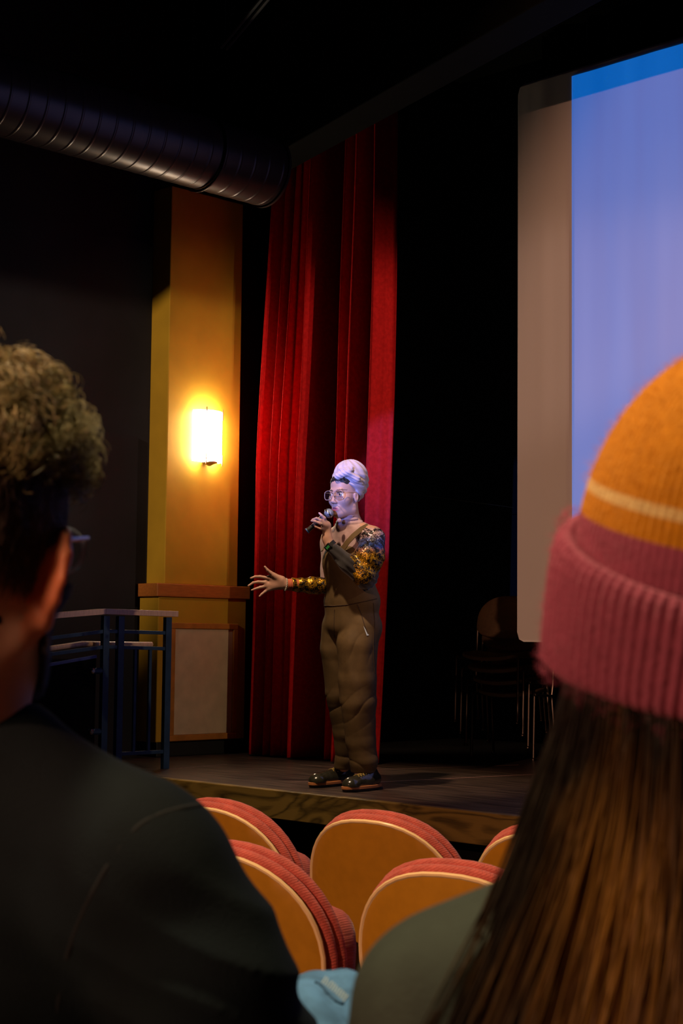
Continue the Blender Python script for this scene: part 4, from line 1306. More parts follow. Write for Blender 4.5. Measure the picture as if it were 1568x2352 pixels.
# waist seam, pocket edge and the slip of paper in the pocket
seam_m = mat('dark_seam', (.05, .03, .015), .8)
def on_surface(px, py, shape=both, d0=-.30, d1=.2):
    t = np.linspace(d0, d1, 200); P = np.array([W(px, py, q) for q in t]); f = shape.ev(P)
    i = int(np.argmax(f < 0)) if (f < 0).any() else 100
    return P[i]
for pts in ([(744, 1391), (765, 1392), (800, 1389), (840, 1381), (870, 1374)], [(820, 1388), (829, 1410), (836, 1434), (846, 1461)], [(857, 1385), (860, 1430), (857, 1480), (860, 1560)], [(768, 1400), (767, 1440), (768, 1468)]):
    fine = []
    for a, b in zip(pts[:-1], pts[1:]):
        for k in range(6): fine.append((a[0] + (b[0] - a[0]) * k / 6, a[1] + (b[1] - a[1]) * k / 6))
    P_ = [on_surface(*p) - FH * .0015 for p in fine]
    MB().tube(P_, .0028, 5).build('seam', seam_m, spk, smooth=True, origin=so_)
a, b, c = on_surface(834, 1437), on_surface(847, 1459), on_surface(842, 1460)
MB().add([a, b, c, a - FH * .004, b - FH * .004, c - FH * .004], [(0, 1, 2), (5, 4, 3), (0, 3, 4, 1), (1, 4, 5, 2), (2, 5, 3, 0)]).build('pocket_card', mat('pale_blue_card', (.55, .68, .80), .5), spk, origin=so_)

# watch, bracelet, ring
ax1 = unit(R1 - E1); wc = R1 - ax1 * .0 + unit(E1 - R1) * .004
n1 = unit(-FH * .9 - UP * .25 - RH * .3); n1 = unit(n1 - ax1 * (n1 @ ax1)); s1_ = np.cross(ax1, n1)
wst = MB(); L_ = []
for t in np.linspace(0, 2 * math.pi, 29)[:-1]:
    o = n1 * math.cos(t) + s1_ * math.sin(t)
    L_.append([wc + o * .031 - ax1 * .010, wc + o * .031 + ax1 * .010, wc + o * .034 + ax1 * .010, wc + o * .034 - ax1 * .010])
L_.append(L_[0]); wst.loft(L_, cap=False)
wo = wst.build('watch', M['seat_black'], spk, smooth=True, origin=so_, auto=40)
def obox(c, A, h):
    return [c + A[0] * (sx * h[0]) + A[1] * (sy * h[1]) + A[2] * (sz * h[2]) for sz in (-1, 1) for sx, sy in ((-1, -1), (1, -1), (1, 1), (-1, 1))]
WA = (ax1, s1_, n1)
MB().hexa(obox(wc + n1 * .036, WA, (.016, .019, .005))).build('watch_case', M['seat_black'], wo, origin=so_, bevel=.003)
MB().hexa(obox(wc + n1 * .0415, WA, (.012, .015, .0008))).build('watch_face', mat('watch_face', (.01, .015, .01), .2), wo, origin=so_)
grn = mat('green_digits', (.01, .05, .01), .5, emis=(.05, .35, .06), estr=.5)
for k in range(4):
    o = wc + n1 * .0426 + s1_ * (-.009 + .006 * k)
    MB().hexa(obox(o, WA, (.007 - .002 * (k % 2), .0012, .0006))).build('watch_mark', grn, wo, origin=so_)
ax2 = unit(R2 - E2); bc = R2 + ax2 * .010
u1 = UP; u2 = np.cross(ax2, u1)
br = MB()
for k in range(22):
    t = 2 * math.pi * k / 22; c = bc + (u1 * math.cos(t) * 1.05 + u2 * math.sin(t)) * .030 - ax2 * .004 * math.cos(t)
    br.lathe([(.0045 * math.sin(q), -.0045 * math.cos(q)) for q in np.linspace(.05, math.pi - .05, 6)], c, UP, 8)
bo_ = br.build('beaded_bracelet', mat('pearl_beads', (.62, .58, .50), .3, coat=.4), spk, smooth=True, origin=so_); bo_['kind'] = 'stuff'
MB().tube([W(739, 1204.5, -.196) + (RH * .1 + UP * .99) * .0095 * math.cos(t) + FH * .0095 * math.sin(t) for t in np.linspace(0, 2 * math.pi, 17)[:-1]], .0022, 6, closed=True).build('ring', M['chrome'], spk, smooth=True, origin=so_)

# microphone (held: a thing of its own)
mh = W(755, 1179, -.150); mt = W(704.5, 1220, -.165)
ax = unit(mt - mh)
mic = empty('microphone', mt, 0, 'black handheld microphone with grey ball grille, held to the speaker\'s mouth', 'microphone')
L0 = np.linalg.norm(mt - mh)
MB().lathe([(.0105, .024), (.0175, .030), (.0185, .040), (.0165, .050), (.0125, .075), (.0120, L0 - .012), (.0145, L0 - .010), (.0140, L0)], mh, ax, 20).build('handle', M['seat_black'], mic, smooth=True, origin=mt, auto=40)
MB().lathe([(.0255 * math.sin(t), -.0255 * math.cos(t)) for t in np.linspace(.03, 2.55, 14)], mh, ax, 24).build('grille', mat('mic_grille', (.28, .31, .33), .45, metal=.8, bump=.8, bscale=1200), mic, smooth=True, origin=mt)
MB().lathe([(.0262, -.002), (.0270, .000), (.0270, .005), (.0262, .007)], mh, ax, 24).build('collar_ring', M['chrome'], mic, smooth=True, origin=mt)
MB().lathe([(.0148, L0 - .004), (.0152, L0 - .002), (.0150, L0 + .001), (.003, L0 + .002)], mh, ax, 20).build('end_ring', mat('blue_end_ring', (.03, .10, .35), .3), mic, smooth=True, origin=mt)

# shoes
sh_m = mat('dark_green_leather', (.030, .030, .020), .22, coat=.5, vary=.3, vscale=25)
welt_m = mat('tan_welt', (.42, .16, .05), .6); out_m = mat('black_outsole', (.02, .014, .016), .6)
lace_m = mat('olive_laces', (.34, .24, .05), .7)
def shoe(toe, heel):
    toe = floor_pt(*toe); heel = floor_pt(*heel)
    f = unit(toe - heel); l = np.array([-f[1], f[0], 0.0]); L = float(np.linalg.norm(toe - heel)); A = np.stack([l, f, UP])
    def q(a, b, c): return heel + l * a + f * b + UP * (c)
    sp = Shape([Cap(q(0, .035, .055), q(0, .10, .050), .034, .036, .02), Cap(q(0, .10, .045), q(.004, L - .055, .040), .038, .036, .03), Ell(q(.004, L - .05, .036), (.042, .048, .030), A, .03),
                Cap(q(0, .045, .06), q(0, .06, .098), .031, .030, .02), Cap(q(0, .085, .085), q(0, L - .09, .058), .020, .014, .03),
                Plane(q(0, 0, .026), -UP, .002), Plane(q(0, 0, .112), UP, .004)])
    b0 = np.minimum(toe, heel) - .08; b1 = np.maximum(toe, heel) + .14; b0[2] = ZS; 
    o = sdf_obj('shoe', sp, b0, b1, .003, sh_m, spk, so_, 1)
    def sole_loops(zs):
        LL = []
        for z, g in zs:
            ring = []
            for k in range(36):
                t = 2 * math.pi * k / 36; y = .5 * L - .5 * L * math.cos(t); w = .034 + .012 * math.sin(math.pi * min(1, y / L) ** 1.4) 
                w *= (max(1e-3, 1 - (abs(2 * y / L - 1)) ** 5)) ** .5
                ring.append(q(math.copysign(w + g, math.sin(t)) if abs(math.sin(t)) > 1e-6 else 0, y + g * -math.cos(t), z))
            LL.append(ring)
        return LL
    MB().loft(sole_loops([(.014, .002), (.016, .005), (.028, .005), (.030, .002)])).build('welt', welt_m, o, smooth=True, origin=so_, auto=40)
    MB().loft(sole_loops([(.004, .0), (.014, .002)])).build('outsole', out_m, o, smooth=True, origin=so_, auto=40)
    MB().hexa([q(-.03, .0, .0), q(.03, .0, .0), q(.03, .065, .0), q(-.03, .065, .0), q(-.03, .0, .014), q(.03, .0, .014), q(.03, .065, .014), q(-.03, .065, .014)]).build('heel', out_m, o, origin=so_, bevel=.003)
    MB().hexa([q(-.034, .12, .0), q(.034, .12, .0), q(.034, L - .05, .0), q(-.034, L - .05, .0), q(-.034, .12, .006), q(.034, .12, .006), q(.034, L - .05, .006), q(-.034, L - .05, .006)]).build('tread', out_m, o, origin=so_, bevel=.003)
    def topz(x, y):
        zz = np.linspace(.13, .02, 90); P = np.array([q(x, y, z) for z in zz]); f = sp.ev(P); i = np.where(f < 0)[0]
        return zz[i[0]] if len(i) else .04
    for k in range(5):
        y = .100 + .021 * k
        for sg in (1, -1):
            pts = [q(sg * x, y + .012 * (x / .026), topz(sg * x, y + .012 * (x / .026)) + .0018) for x in np.linspace(-.024, .024, 9)]
            MB().tube(pts, .0021, 6).build('lace', lace_m, o, smooth=True, origin=so_)
            MB().lathe([(.0040, 0), (.0035, .0018), (.001, .0024)], q(sg * .026, y, topz(sg * .026, y)), A[0] * sg + UP * .8, 8).build('eyelet', M['chrome'], o, smooth=True, origin=so_)
shoe((713, 1810), (808, 1800))
shoe((790, 1820), (870, 1812))
# ------------------------------------------------------------------ seated man, left foreground
DM = 1.43
def WM(px, py, dd=0.0): return at(px, py, DM + dd)
mo = WM(60, 2300, .0); mo[2] = FLB
man = empty('person', mo, 0, 'seated man seen from behind, curly light brown hair, beard, glasses and dark jacket', 'person')
mf = unit(FH * math.cos(math.radians(17)) + RH * math.sin(math.radians(17)) - UP * .04)     # the way his face points
MA = frame(mf)
MC = WM(-78, 1204, 0)          # head centre
def mp_(l, f, u): return MC + MA[0] * l + MA[1] * f + MA[2] * u
def me_(c, r, k=.02, op='u'): return Ell(mp_(*c), r, MA, k, op)
M['skin_man'] = attr_mat('man_skin', .5, sss=.25)
# his right side (l negative) is towards the camera
EAR = (-.079, -.006, -.052)
def ear_frame(): 
    return MA
mh_ = [me_((0, -.012, .040), (.076, .098, .090)), me_((0, .030, -.030), (.064, .070, .095), .03), me_((0, .062, -.115), (.030, .030, .028), .035),
       Cap(mp_(-.058, -.005, -.095), mp_(-.022, .060, -.125), .020, .018, .03), Cap(mp_(.058, -.005, -.095), mp_(.022, .060, -.125), .020, .018, .03),
       Cap(mp_(0, .092, .0), mp_(0, .118, -.045), .009, .014, .012), me_((-.045, .062, -.02), (.025, .03, .03), .025), me_((.045, .062, -.02), (.025, .03, .03), .025),
       Cap(mp_(-.036, .086, .018), mp_(.036, .086, .018), .012, .012, .015), me_((0, .094, -.080), (.026, .014, .018), .015),
       Cap(mp_(0, -.030, -.06), WM(-95, 1760, .03), .054, .062, .03), Cap(mp_(0, -.045, -.02), WM(-98, 1620, -.005), .048, .054, .03)]
# ear: rim, lobe and hollow
def ring_pts():
    pts = []
    for t in np.linspace(-.35, 1.28, 12):
        a = t * math.pi
        pts.append((EAR[0] - .010 - .006 * math.sin(a), EAR[1] - .018 * math.sin(a * 1.0) + .004, EAR[2] + .034 * math.cos(a)))
    return pts
ear = []
helix = [(-.074, .014, -.032), (-.082, .014, -.014), (-.094, .004, -.006), (-.103, -.008, -.012), (-.108, -.016, -.030), (-.104, -.016, -.050), (-.095, -.010, -.068), (-.084, -.004, -.080), (-.079, .004, -.088), (-.077, .010, -.080)]
for a, b in zip(helix[:-1], helix[1:]): ear.append(Cap(mp_(*a), mp_(*b), .0050, .0050, .006))
ear += [Cap(mp_(-.077, .004, -.030), mp_(-.077, .002, -.072), .012, .010, .01), Cap(mp_(-.092, -.006, -.026), mp_(-.088, -.004, -.062), .0085, .007, .012), Ell(mp_(-.080, .004, -.084), (.006, .009, .011), MA, .008)]
ear += [Cap(mp_(.077, .004, -.030), mp_(.077, .002, -.072), .012, .010, .01), Cap(mp_(.090, -.008, -.025), mp_(.084, -.004, -.075), .007, .006, .01)]
# torso and limbs
DT = .10
shR = WM(345, 2035, -.04); shL = WM(-500, 2000, .16)
elR = WM(590, 2470, -.03); haR = WM(620, 2740, .34); elL = shL + np.array([0, 0, -.30]) + SEATF * .05; haL = elL + SEATF * .26 + ROWD * .1
hipc = (shR + shL) / 2; hipc = np.array([hipc[0], hipc[1], FLB + .56]) 
chest = (shR + shL) / 2 + np.array([0, 0, -.14])
TA = frame(SEATF)
mt_ = [Ell(chest, (.17, .11, .22), TA, .05), Cap(shR, shL, .055, .055, .06), Ell(hipc, (.17, .13, .13), TA, .06), Cap(chest, hipc, .13, .13, .05),
       Cap(shR, elR, .050, .042, .04), Cap(elR, haR, .038, .028, .02), Cap(shL, elL, .050, .042, .04), Cap(elL, haL, .038, .028, .02)]
for hnd, d_ in ((haR, 1), (haL, -1)):
    f = SEATF * .9 - UP * .2
    mt_.append(Cap(hnd, hnd + unit(f) * .09, .028, .026, .02))
    for k in range(4): mt_.append(Cap(hnd + unit(f) * .09 + ROWD * (.012 * (k - 1.5) * 1.4), hnd + unit(f) * (.155 + .006 * (k % 3)) + ROWD * (.012 * (k - 1.5) * 1.6) - UP * .02, .0095, .007, .006))
    mt_.append(Cap(hnd + unit(f) * .03 + ROWD * .02 * d_, hnd + unit(f) * .08 + ROWD * .055 * d_, .013, .009, .01))
def seat_leg(hip, knee, foot):
    return [Cap(hip, knee, .082, .058, .05), Cap(knee, foot, .055, .038, .03), Cap(foot, foot + SEATF * .18 - UP * .015, .038, .034, .02)]
hR = hipc + ROWD * .09 - UP * .04; hL = hipc - ROWD * .09 - UP * .04
kR = hipc + ROWD * .14 + SEATF * .46 - UP * .02; kL = WM(742, 2395, .30)
fR = kR + np.array([0, 0, -(kR[2] - FLB - .05)]) ; fL = kL + np.array([0.02, 0, -(kL[2] - FLB) + .055])
mt_ += seat_leg(hR, kR, fR)
bshape = Shape(mh_ + ear + mt_)
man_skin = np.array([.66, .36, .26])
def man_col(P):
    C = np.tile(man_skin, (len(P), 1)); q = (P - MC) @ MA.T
    ear_glow = np.exp(-(((q[:, 1] + .004) / .030) ** 2 + ((q[:, 2] + .05) / .05) ** 2)) * (np.abs(q[:, 0]) > .07)
    C = C * (1 - ear_glow[:, None]) + np.array([.95, .24, .09]) * ear_glow[:, None]  # light through the backlit ear, painted in as orange-red
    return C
allp = np.array([mp_(0, 0, .15), WM(700, 2700, .5), shR, shL, fR, kL, haR, haL, hipc])
lo_m = allp.min(0) - .25; hi_m = allp.max(0) + .25; lo_m[2] = FLB + .004; hi_m[2] = mp_(0, 0, .16)[2]
sdf_obj('body', bshape, lo_m, hi_m, .0050, M['skin_man'], man, mo, 2, man_col)

# dark jacket
jk_m = mat('dark_teal_jacket', (.0042, .0085, .0115), .9, spec=.2, vary=.25, vscale=9, bump=.35, bscale=350)
def jfold(P):
    x = P @ RH; z = P[:, 2]; y = P @ FH
    c = WM(500, 2250, -.02)
    dx = x - c @ RH; dz = z - c[2]
    arm = np.exp(-((dx) / .12) ** 2) * (1 / (1 + np.exp((z - WM(400, 1990)[2]) * 60)))
    d = .0075 * (np.abs(np.sin(dz * 55 + dx * 30 + 1.2 * np.sin(dz * 20))) ** .8 - .5) * arm
    d += .004 * np.sin(x * 22 + z * 14) * np.sin(z * 17 + 1)
    # armhole seam: a groove ringing the shoulder
    return d
neckb = WM(-95, 1740, .02)
jk = Shape([Ell(chest, (.20, .135, .23), TA, .05), Cap(chest, hipc, .175, .185, .05), Ell(hipc, (.225, .185, .15), TA, .06),
            Cap(neckb, shR + (neckb - shR) * .18 + UP * .012, .070, .062, .05), Cap(neckb, shL + (neckb - shL) * .18, .070, .062, .05),
            Cap(shR, WM(470, 2250, -.05), .078, .072, .04), Cap(WM(470, 2250, -.05), elR, .072, .062, .03), Cap(elR, haR + (elR - haR) * .12, .060, .040, .03),
            Cap(shL, elL, .076, .062, .04), Cap(elL, haL + (elL - haL) * .12, .058, .040, .03),
            Cap(WM(-90, 1540, .03), WM(-98, 1730, .03), .060, .070, .02, 's'),
            Plane(hipc - UP * .16, -UP, .01)], disp=jfold)
sdf_obj('jacket', jk, lo_m, hi_m, .0050, jk_m, man, mo, 1)
# shoulder seam piping and collar
col_pts = []
for t in np.linspace(-1.2, 1.2, 24):
    a = t
    c = WM(-96, 1702, .03) + (RH * math.sin(a) - FH * math.cos(a)) * .073 + UP * (.010 * math.cos(a))
    col_pts.append(c)
MB().tube(col_pts, .012, 10).build('collar', jk_m, man, smooth=True, origin=mo)
def surf_along(shape, p, q, n, toward=-FH, rng=.4, off=.001):
    out = []
    for t in np.linspace(0, 1, n):
        c = p + (q - p) * t
        s_ = np.linspace(rng, -rng, 160); P = c + np.outer(s_, toward)
        f = shape.ev(P)
        i = np.where(f < 0)[0]
        out.append(c + toward * (s_[i[0]] + off) if len(i) else c)
    return out
sp_ = []
ctl = [(458, 1850), (400, 1862), (345, 1882), (305, 1912), (262, 1968), (222, 2035), (188, 2105), (160, 2180), (140, 2260), (125, 2352)]
for p_ in ctl:
    sp_.append(WM(*p_))
def cat(P, n=6):
    P = [P[0]] + P + [P[-1]]; out = []
    for i in range(1, len(P) - 2):
        for k in range(n):
            t = k / n; out.append(.5 * ((2 * P[i]) + (-P[i - 1] + P[i + 1]) * t + (2 * P[i - 1] - 5 * P[i] + 4 * P[i + 1] - P[i + 2]) * t * t + (-P[i - 1] + 3 * P[i] - 3 * P[i + 1] + P[i + 2]) * t ** 3))
    return out + [P[-2]]
line = []
for p_ in cat(sp_):
    s_ = np.linspace(.35, -.35, 200); ray = unit(EYE - p_); Pq = p_ + np.outer(s_, ray); f = jk.ev(Pq); i_ = np.where(f < 0)[0]
    line.append(Pq[i_[0]] - ray * .001 if len(i_) else None)
line = [q for q in line if q is not None]
line = [line[0]] + [(line[i - 1] + line[i] * 2 + line[i + 1]) / 4 for i in range(1, len(line) - 1)] + [line[-1]]
MB().tube(line, .0028, 8).build('armhole_seam', mat('jacket_seam', (.003, .005, .007), .9), man, smooth=True, origin=mo)

# jeans: right leg down, left leg crossed high so that the knee shows between the two people
jn_m = mat('light_denim', (.12, .30, .62), .8, vary=.25, vscale=30, bump=.5, bscale=600)
def dfold(P): return .003 * np.sin(P[:, 2] * 60 + (P @ RH) * 40) + .0012 * np.sin((P @ RH) * 160 + P[:, 2] * 90)
jn = Shape([Ell(hipc - UP * .06, (.19, .15, .12), TA, .05), Cap(hR, kR, .098, .078, .05), Cap(kR, fR + UP * .08, .075, .062, .03),
            Cap(hL, kL - UP * .02 - SEATF * .05, .10, .085, .05), Cap(kL - UP * .02 - SEATF * .05, kL + SEATF * .02 - UP * .01, .085, .078, .03), Cap(kL + SEATF * .02 - UP * .01, kL + SEATF * .06 - UP * .36 - ROWD * .02, .078, .062, .03),
            Plane(fR + UP * .06, -UP, .005)], disp=dfold)
jo = sdf_obj('jeans', jn, lo_m, hi_m, .0050, jn_m, man, mo, 1)
# worn seam with white bar tacks at the knee
def surf_px(shape, px, py, D, rng=.35, off=.0015):
    t = np.linspace(-rng, rng, 240); P = np.array([at(px, py, D + q) for q in t]); f = shape.ev(P); i = np.where(f < 0)[0]
    return P[i[0]] - FH * off if len(i) else P[120]
seam_p = [(722, 2256), (735, 2262), (748, 2278), (762, 2294), (778, 2304), (794, 2306)]
P_ = []
for a, b in zip(seam_p[:-1], seam_p[1:]):
    for k in range(4): P_.append(surf_px(jn, a[0] + (b[0] - a[0]) * k / 4, a[1] + (b[1] - a[1]) * k / 4, DM + .25))
MB().tube(P_, .0022, 6).build('denim_seam', mat('dark_denim', (.05, .12, .24), .9), jo, smooth=True, origin=mo)  # seam in a darker denim tone
tk_m = mat('white_stitching', (.55, .66, .72), .8)
for k in range(11):
    t = k / 10; x = 741 + 50 * t; y = 2250 + 42 * t ** 1.1
    a = surf_px(jn, x + 7, y - 7, DM + .25); b = surf_px(jn, x - 3, y + 8, DM + .25)
    MB().tube([a, (a + b) / 2 - FH * .001, b], .0009, 5).build('bar_tack', tk_m, jo, smooth=True, origin=mo)
# shoes
for f_ in (fR,):
    sp = Shape([Cap(f_ - SEATF * .03, f_ + SEATF * .17 - UP * .012, .046, .042, .02), Cap(f_ + UP * .03, f_ + UP * .07, .05, .05, .02), Plane(f_ - UP * (f_[2] - FLB - .004), -UP, .002)])
    sdf_obj('shoe', sp, f_ - .3, f_ + .3, .005, M['seat_black'], man, mo, 1)
fl_ = kL + SEATF * .06 - UP * .44 - ROWD * .02
sp = Shape([Cap(fl_, fl_ + SEATF * .18 + UP * .03, .046, .040, .02), Cap(fl_ + UP * .1, fl_, .05, .05, .02)])
sdf_obj('shoe', sp, fl_ - .35, fl_ + .35, .005, M['seat_black'], man, mo, 1)

# beard: short dense bristles on jaw and cheek, scalp shell under the hair
rs = np.random.RandomState(7)
def strands(name, roots, dirs_fn, n, seg, rad, m_, parent, origin, sides=3):
    """mesh tubes; roots (N,3); dirs_fn(i, t) -> offsets array (N, seg+1, 3)"""
    C = dirs_fn
    N_ = len(C)
    T = np.gradient(C, axis=1); T /= np.maximum(np.linalg.norm(T, axis=2, keepdims=True), 1e-9)
    ref = np.array([.31, .52, .79])
    A = np.cross(T, ref); A /= np.maximum(np.linalg.norm(A, axis=2, keepdims=True), 1e-9); B = np.cross(T, A)
    r = (rad[:, None] if np.ndim(rad) else np.full((N_, 1), rad)) * np.linspace(1, .45, seg + 1)[None, :]
    vs = []
    for k in range(sides):
        a = 2 * math.pi * k / sides
        vs.append(C + (A * math.cos(a) + B * math.sin(a)) * r[:, :, None])
    Vv = np.stack(vs, 2).reshape(-1, 3)
    i = np.arange(N_)[:, None, None] * (seg + 1) * sides; j = np.arange(seg)[None, :, None] * sides; k = np.arange(sides)[None, None, :]
    k2 = (k + 1) % sides
    F = np.stack([i + j + k, i + j + k2, i + j + sides + k2, i + j + sides + k], -1).reshape(-1, 4)
    o = mesh_obj(name, Vv, F, m_, parent, True, origin=origin); o['kind'] = 'stuff'
    return o


def hair_mat(name, c1, c2, rough=.45, scale=25):
    m = mat(name, c1, rough, col2=c2, vscale=scale, spec=.5)
    return m


hr_m = hair_mat('curly_hair', (.10, .078, .028), (.34, .28, .12), .42, 30)
hd_m = hair_mat('short_dark_hair', (.060, .038, .024), (.14, .090, .055), .5, 40)
bd_m = hair_mat('beard_hair', (.035, .020, .014), (.085, .050, .036), .5, 60)
# scalp cap
cap_s = Shape([me_((0, -.014, .042), (.082, .104, .097)), Cap(mp_(0, -.050, -.01), mp_(0, -.052, -.075), .066, .050, .03), Plane(mp_(0, .070, .03), MA[1] * .95 + MA[2] * -.25, .006),
               Plane(mp_(0, .030, -.055), MA[1] * .55 - MA[2] * .83, .01)],
              disp=lambda P: .0016 * np.sin(P[:, 0] * 310) * np.sin(P[:, 2] * 280))
sdf_obj('scalp_hair', cap_s, MC - .2, MC + .2, .0045, hd_m, man, mo, 1)
# curls on the crown
def sphere_dirs(n):
    v = rs.normal(size=(n, 3)); return v / np.linalg.norm(v, axis=1, keepdims=True)
NCURL = 3800; SEG = 26
d = sphere_dirs(NCURL * 5)
d = d[(d[:, 2] > -.02 + .12 * rs.rand(len(d))) & (d[:, 1] < .90)]
d = d[:NCURL]; NCURL = len(d)
# clump centres give lumps of curls
ncl = 120
cd = sphere_dirs(ncl * 3); cd = cd[cd[:, 2] > -.05][:ncl]
ci = np.argmax(d @ cd.T, axis=1)
_cc = cd[ci]
d = d * .80 + _cc * .20 * (1 + .0 * d); d /= np.linalg.norm(d, axis=1, keepdims=True)
base = np.array([0, -.010, .045]) + d * np.array([.079, .101, .091])
cr_ = .006 + .007 * rs.rand(len(cd)); cph = rs.rand(len(cd)) * 6.28; cax = sphere_dirs(len(cd)); ct = 1.3 + 1.3 * rs.rand(len(cd)); chg = .020 + .024 * rs.rand(len(cd))
t = np.linspace(0, 1, SEG + 1)[None, :]
nrm_ = d
tang = cax[ci] - nrm_ * (cax[ci] * nrm_).sum(1, keepdims=True); tang /= np.linalg.norm(tang, axis=1, keepdims=True)
bit = np.cross(nrm_, tang)
rad = (cr_[ci] * (.8 + .4 * rs.rand(NCURL)))[:, None]
turn = (ct[ci] * 6.28)[:, None]; ph = (cph[ci] + .38 * rs.randn(NCURL))[:, None]
hgt = (chg[ci] * (.8 + .4 * rs.rand(NCURL)))[:, None]
an = ph + turn * t
grow = np.minimum(t * 4, 1)
L_ = base[:, None, :] + nrm_[:, None, :] * (hgt * np.sin(t * 1.5))[:, :, None] \
    + bit[:, None, :] * (rad * grow * np.cos(an) + .022 * t * (rs.rand(NCURL, 1) - .3))[:, :, None] + nrm_[:, None, :] * (rad * grow * np.sin(an) * .8)[:, :, None] \
    + tang[:, None, :] * (.020 * t * (rs.rand(NCURL, 1) - .2))[:, :, None]
# droop with the length
L_[:, :, 2] -= (.012 * t ** 2)
Wd = MC + L_ @ MA
strands('curly_hair', None, Wd, NCURL, SEG, .00045 + .00045 * rs.rand(NCURL), hr_m, man, mo)
# a few loose fly-away hairs
NF = 140
d2 = sphere_dirs(NF * 4); d2 = d2[d2[:, 2] > .1][:NF]; NF = len(d2)
b2 = np.array([0, -.010, .045]) + d2 * np.array([.10, .122, .118])
tt = np.linspace(0, 1, 17)[None, :]
tg = np.cross(d2, sphere_dirs(NF)); tg /= np.linalg.norm(tg, axis=1, keepdims=True)
C2 = b2[:, None, :] + d2[:, None, :] * (.016 * np.sin(tt * 2.6))[:, :, None] + tg[:, None, :] * (.018 * tt + .005 * np.sin(tt * 7))[:, :, None]
strands('flyaway_hair', None, MC + C2 @ MA, NF, 16, .00032, hr_m, man, mo)
# shorter hair at the back and sides, combed down
NB = 5200
d3 = sphere_dirs(NB * 6)
d3 = d3[(d3[:, 2] < .12) & (d3[:, 2] > -.55) & (d3[:, 1] < .62 + .3 * d3[:, 2])][:NB]; NB = len(d3)
b3 = np.array([0, -.014, .030]) + d3 * np.array([.083, .106, .120])
low = d3[:, 2] < -.1
b3[low, 0] *= 1 - .25 * (-d3[low, 2] - .1); 
tt = np.linspace(0, 1, 11)[None, :]
ln_ = (.020 + .018 * rs.rand(NB))[:, None]
wv = rs.randn(NB, 1) * .5
C3 = b3[:, None, :] + d3[:, None, :] * (.007 * np.sin(tt * 2.2))[:, :, None] + np.array([0, -.15, -1.0]) * (ln_ * tt)[:, :, None] + np.array([1.0, .3, 0]) * (.004 * np.sin(tt * 5 + wv * 4) * wv)[:, :, None]
strands('back_hair', None, MC + C3 @ MA, NB, 10, .00050, hd_m, man, mo)
# beard
NBD = 5200
u = rs.rand(NBD); v = rs.rand(NBD); side = np.where(rs.rand(NBD) < .75, -1, 1)
# along the jaw from below the ear to the chin; v runs up the cheek
jl = np.array([-.068, .006, -.070]); jc = np.array([-.012, .088, -.135])
px_ = side * -1 * (jl[0] + (jc[0] - jl[0]) * u ** 1.3); py_ = jl[1] + (jc[1] - jl[1]) * u; pz_ = jl[2] - .030 - .040 * u + v * (.060 + .01 * np.sin(u * 3))
pb = np.stack([-px_ * -1, py_, pz_], 1)
# project to the head surface
cen3 = np.array([0, .02, -.06]); dirb = pb - cen3; dirb /= np.linalg.norm(dirb, axis=1, keepdims=True)
ss = np.linspace(.02, .13, 60); hit = np.full(NBD, .08)
hshape = Shape(mh_)
for a in range(0, NBD, 1300):
    Pq = MC + (cen3 + dirb[a:a + 1300, None, :] * ss[None, :, None]).reshape(-1, 3) @ MA
    fv_ = hshape.ev(Pq).reshape(-1, 60)
    hit[a:a + 1300] = ss[np.argmax(fv_ > 0, axis=1)]
b4 = cen3 + dirb * (hit[:, None] - .001)
tt = np.linspace(0, 1, 7)[None, :]
rj = rs.randn(NBD, 3) * .25
dd_ = dirb + rj + np.array([0, -.1, -.9]); dd_ /= np.linalg.norm(dd_, axis=1, keepdims=True)
C4 = b4[:, None, :] + dd_[:, None, :] * (.011 * tt)[:, :, None] + dirb[:, None, :] * (.004 * np.sin(tt * 2.5))[:, :, None]
strands('beard', None, MC + C4 @ MA, NBD, 6, .00045, bd_m, man, mo)

# glasses
gm = mat('pale_glasses_frame', (.40, .42, .55), .25, coat=.5)
g0 = MB().tube([mp_(.012, .120, -.004), mp_(0, .123, .0), mp_(-.012, .120, -.004)], .0018, 6).build('glasses_bridge', gm, man, smooth=True, origin=mo)
for sx in (-1, 1):
    pts = [mp_(sx * (.037 + .027 * math.cos(t)), .118 - .012 * abs(math.cos(t) + 1) * .5, -.014 + .022 * math.sin(t)) for t in np.linspace(0, 2 * math.pi, 25)[:-1]]
    MB().tube(pts, .0022, 6, closed=True).build('lens_rim', gm, g0, smooth=True, origin=mo)
    lm = MB(); lm.add(pts + [p + MA[1] * .001 for p in pts], [tuple(range(24)), tuple(reversed(range(24, 48)))]); lm.build('lens', len_m, g0, origin=mo)
    MB().tube([mp_(sx * .066, .108, -.002), mp_(sx * .077, .060, -.008), mp_(sx * .081, .010, -.014), mp_(sx * .083, -.006, -.020)], .0024, 6).build('temple', gm, g0, smooth=True, origin=mo)
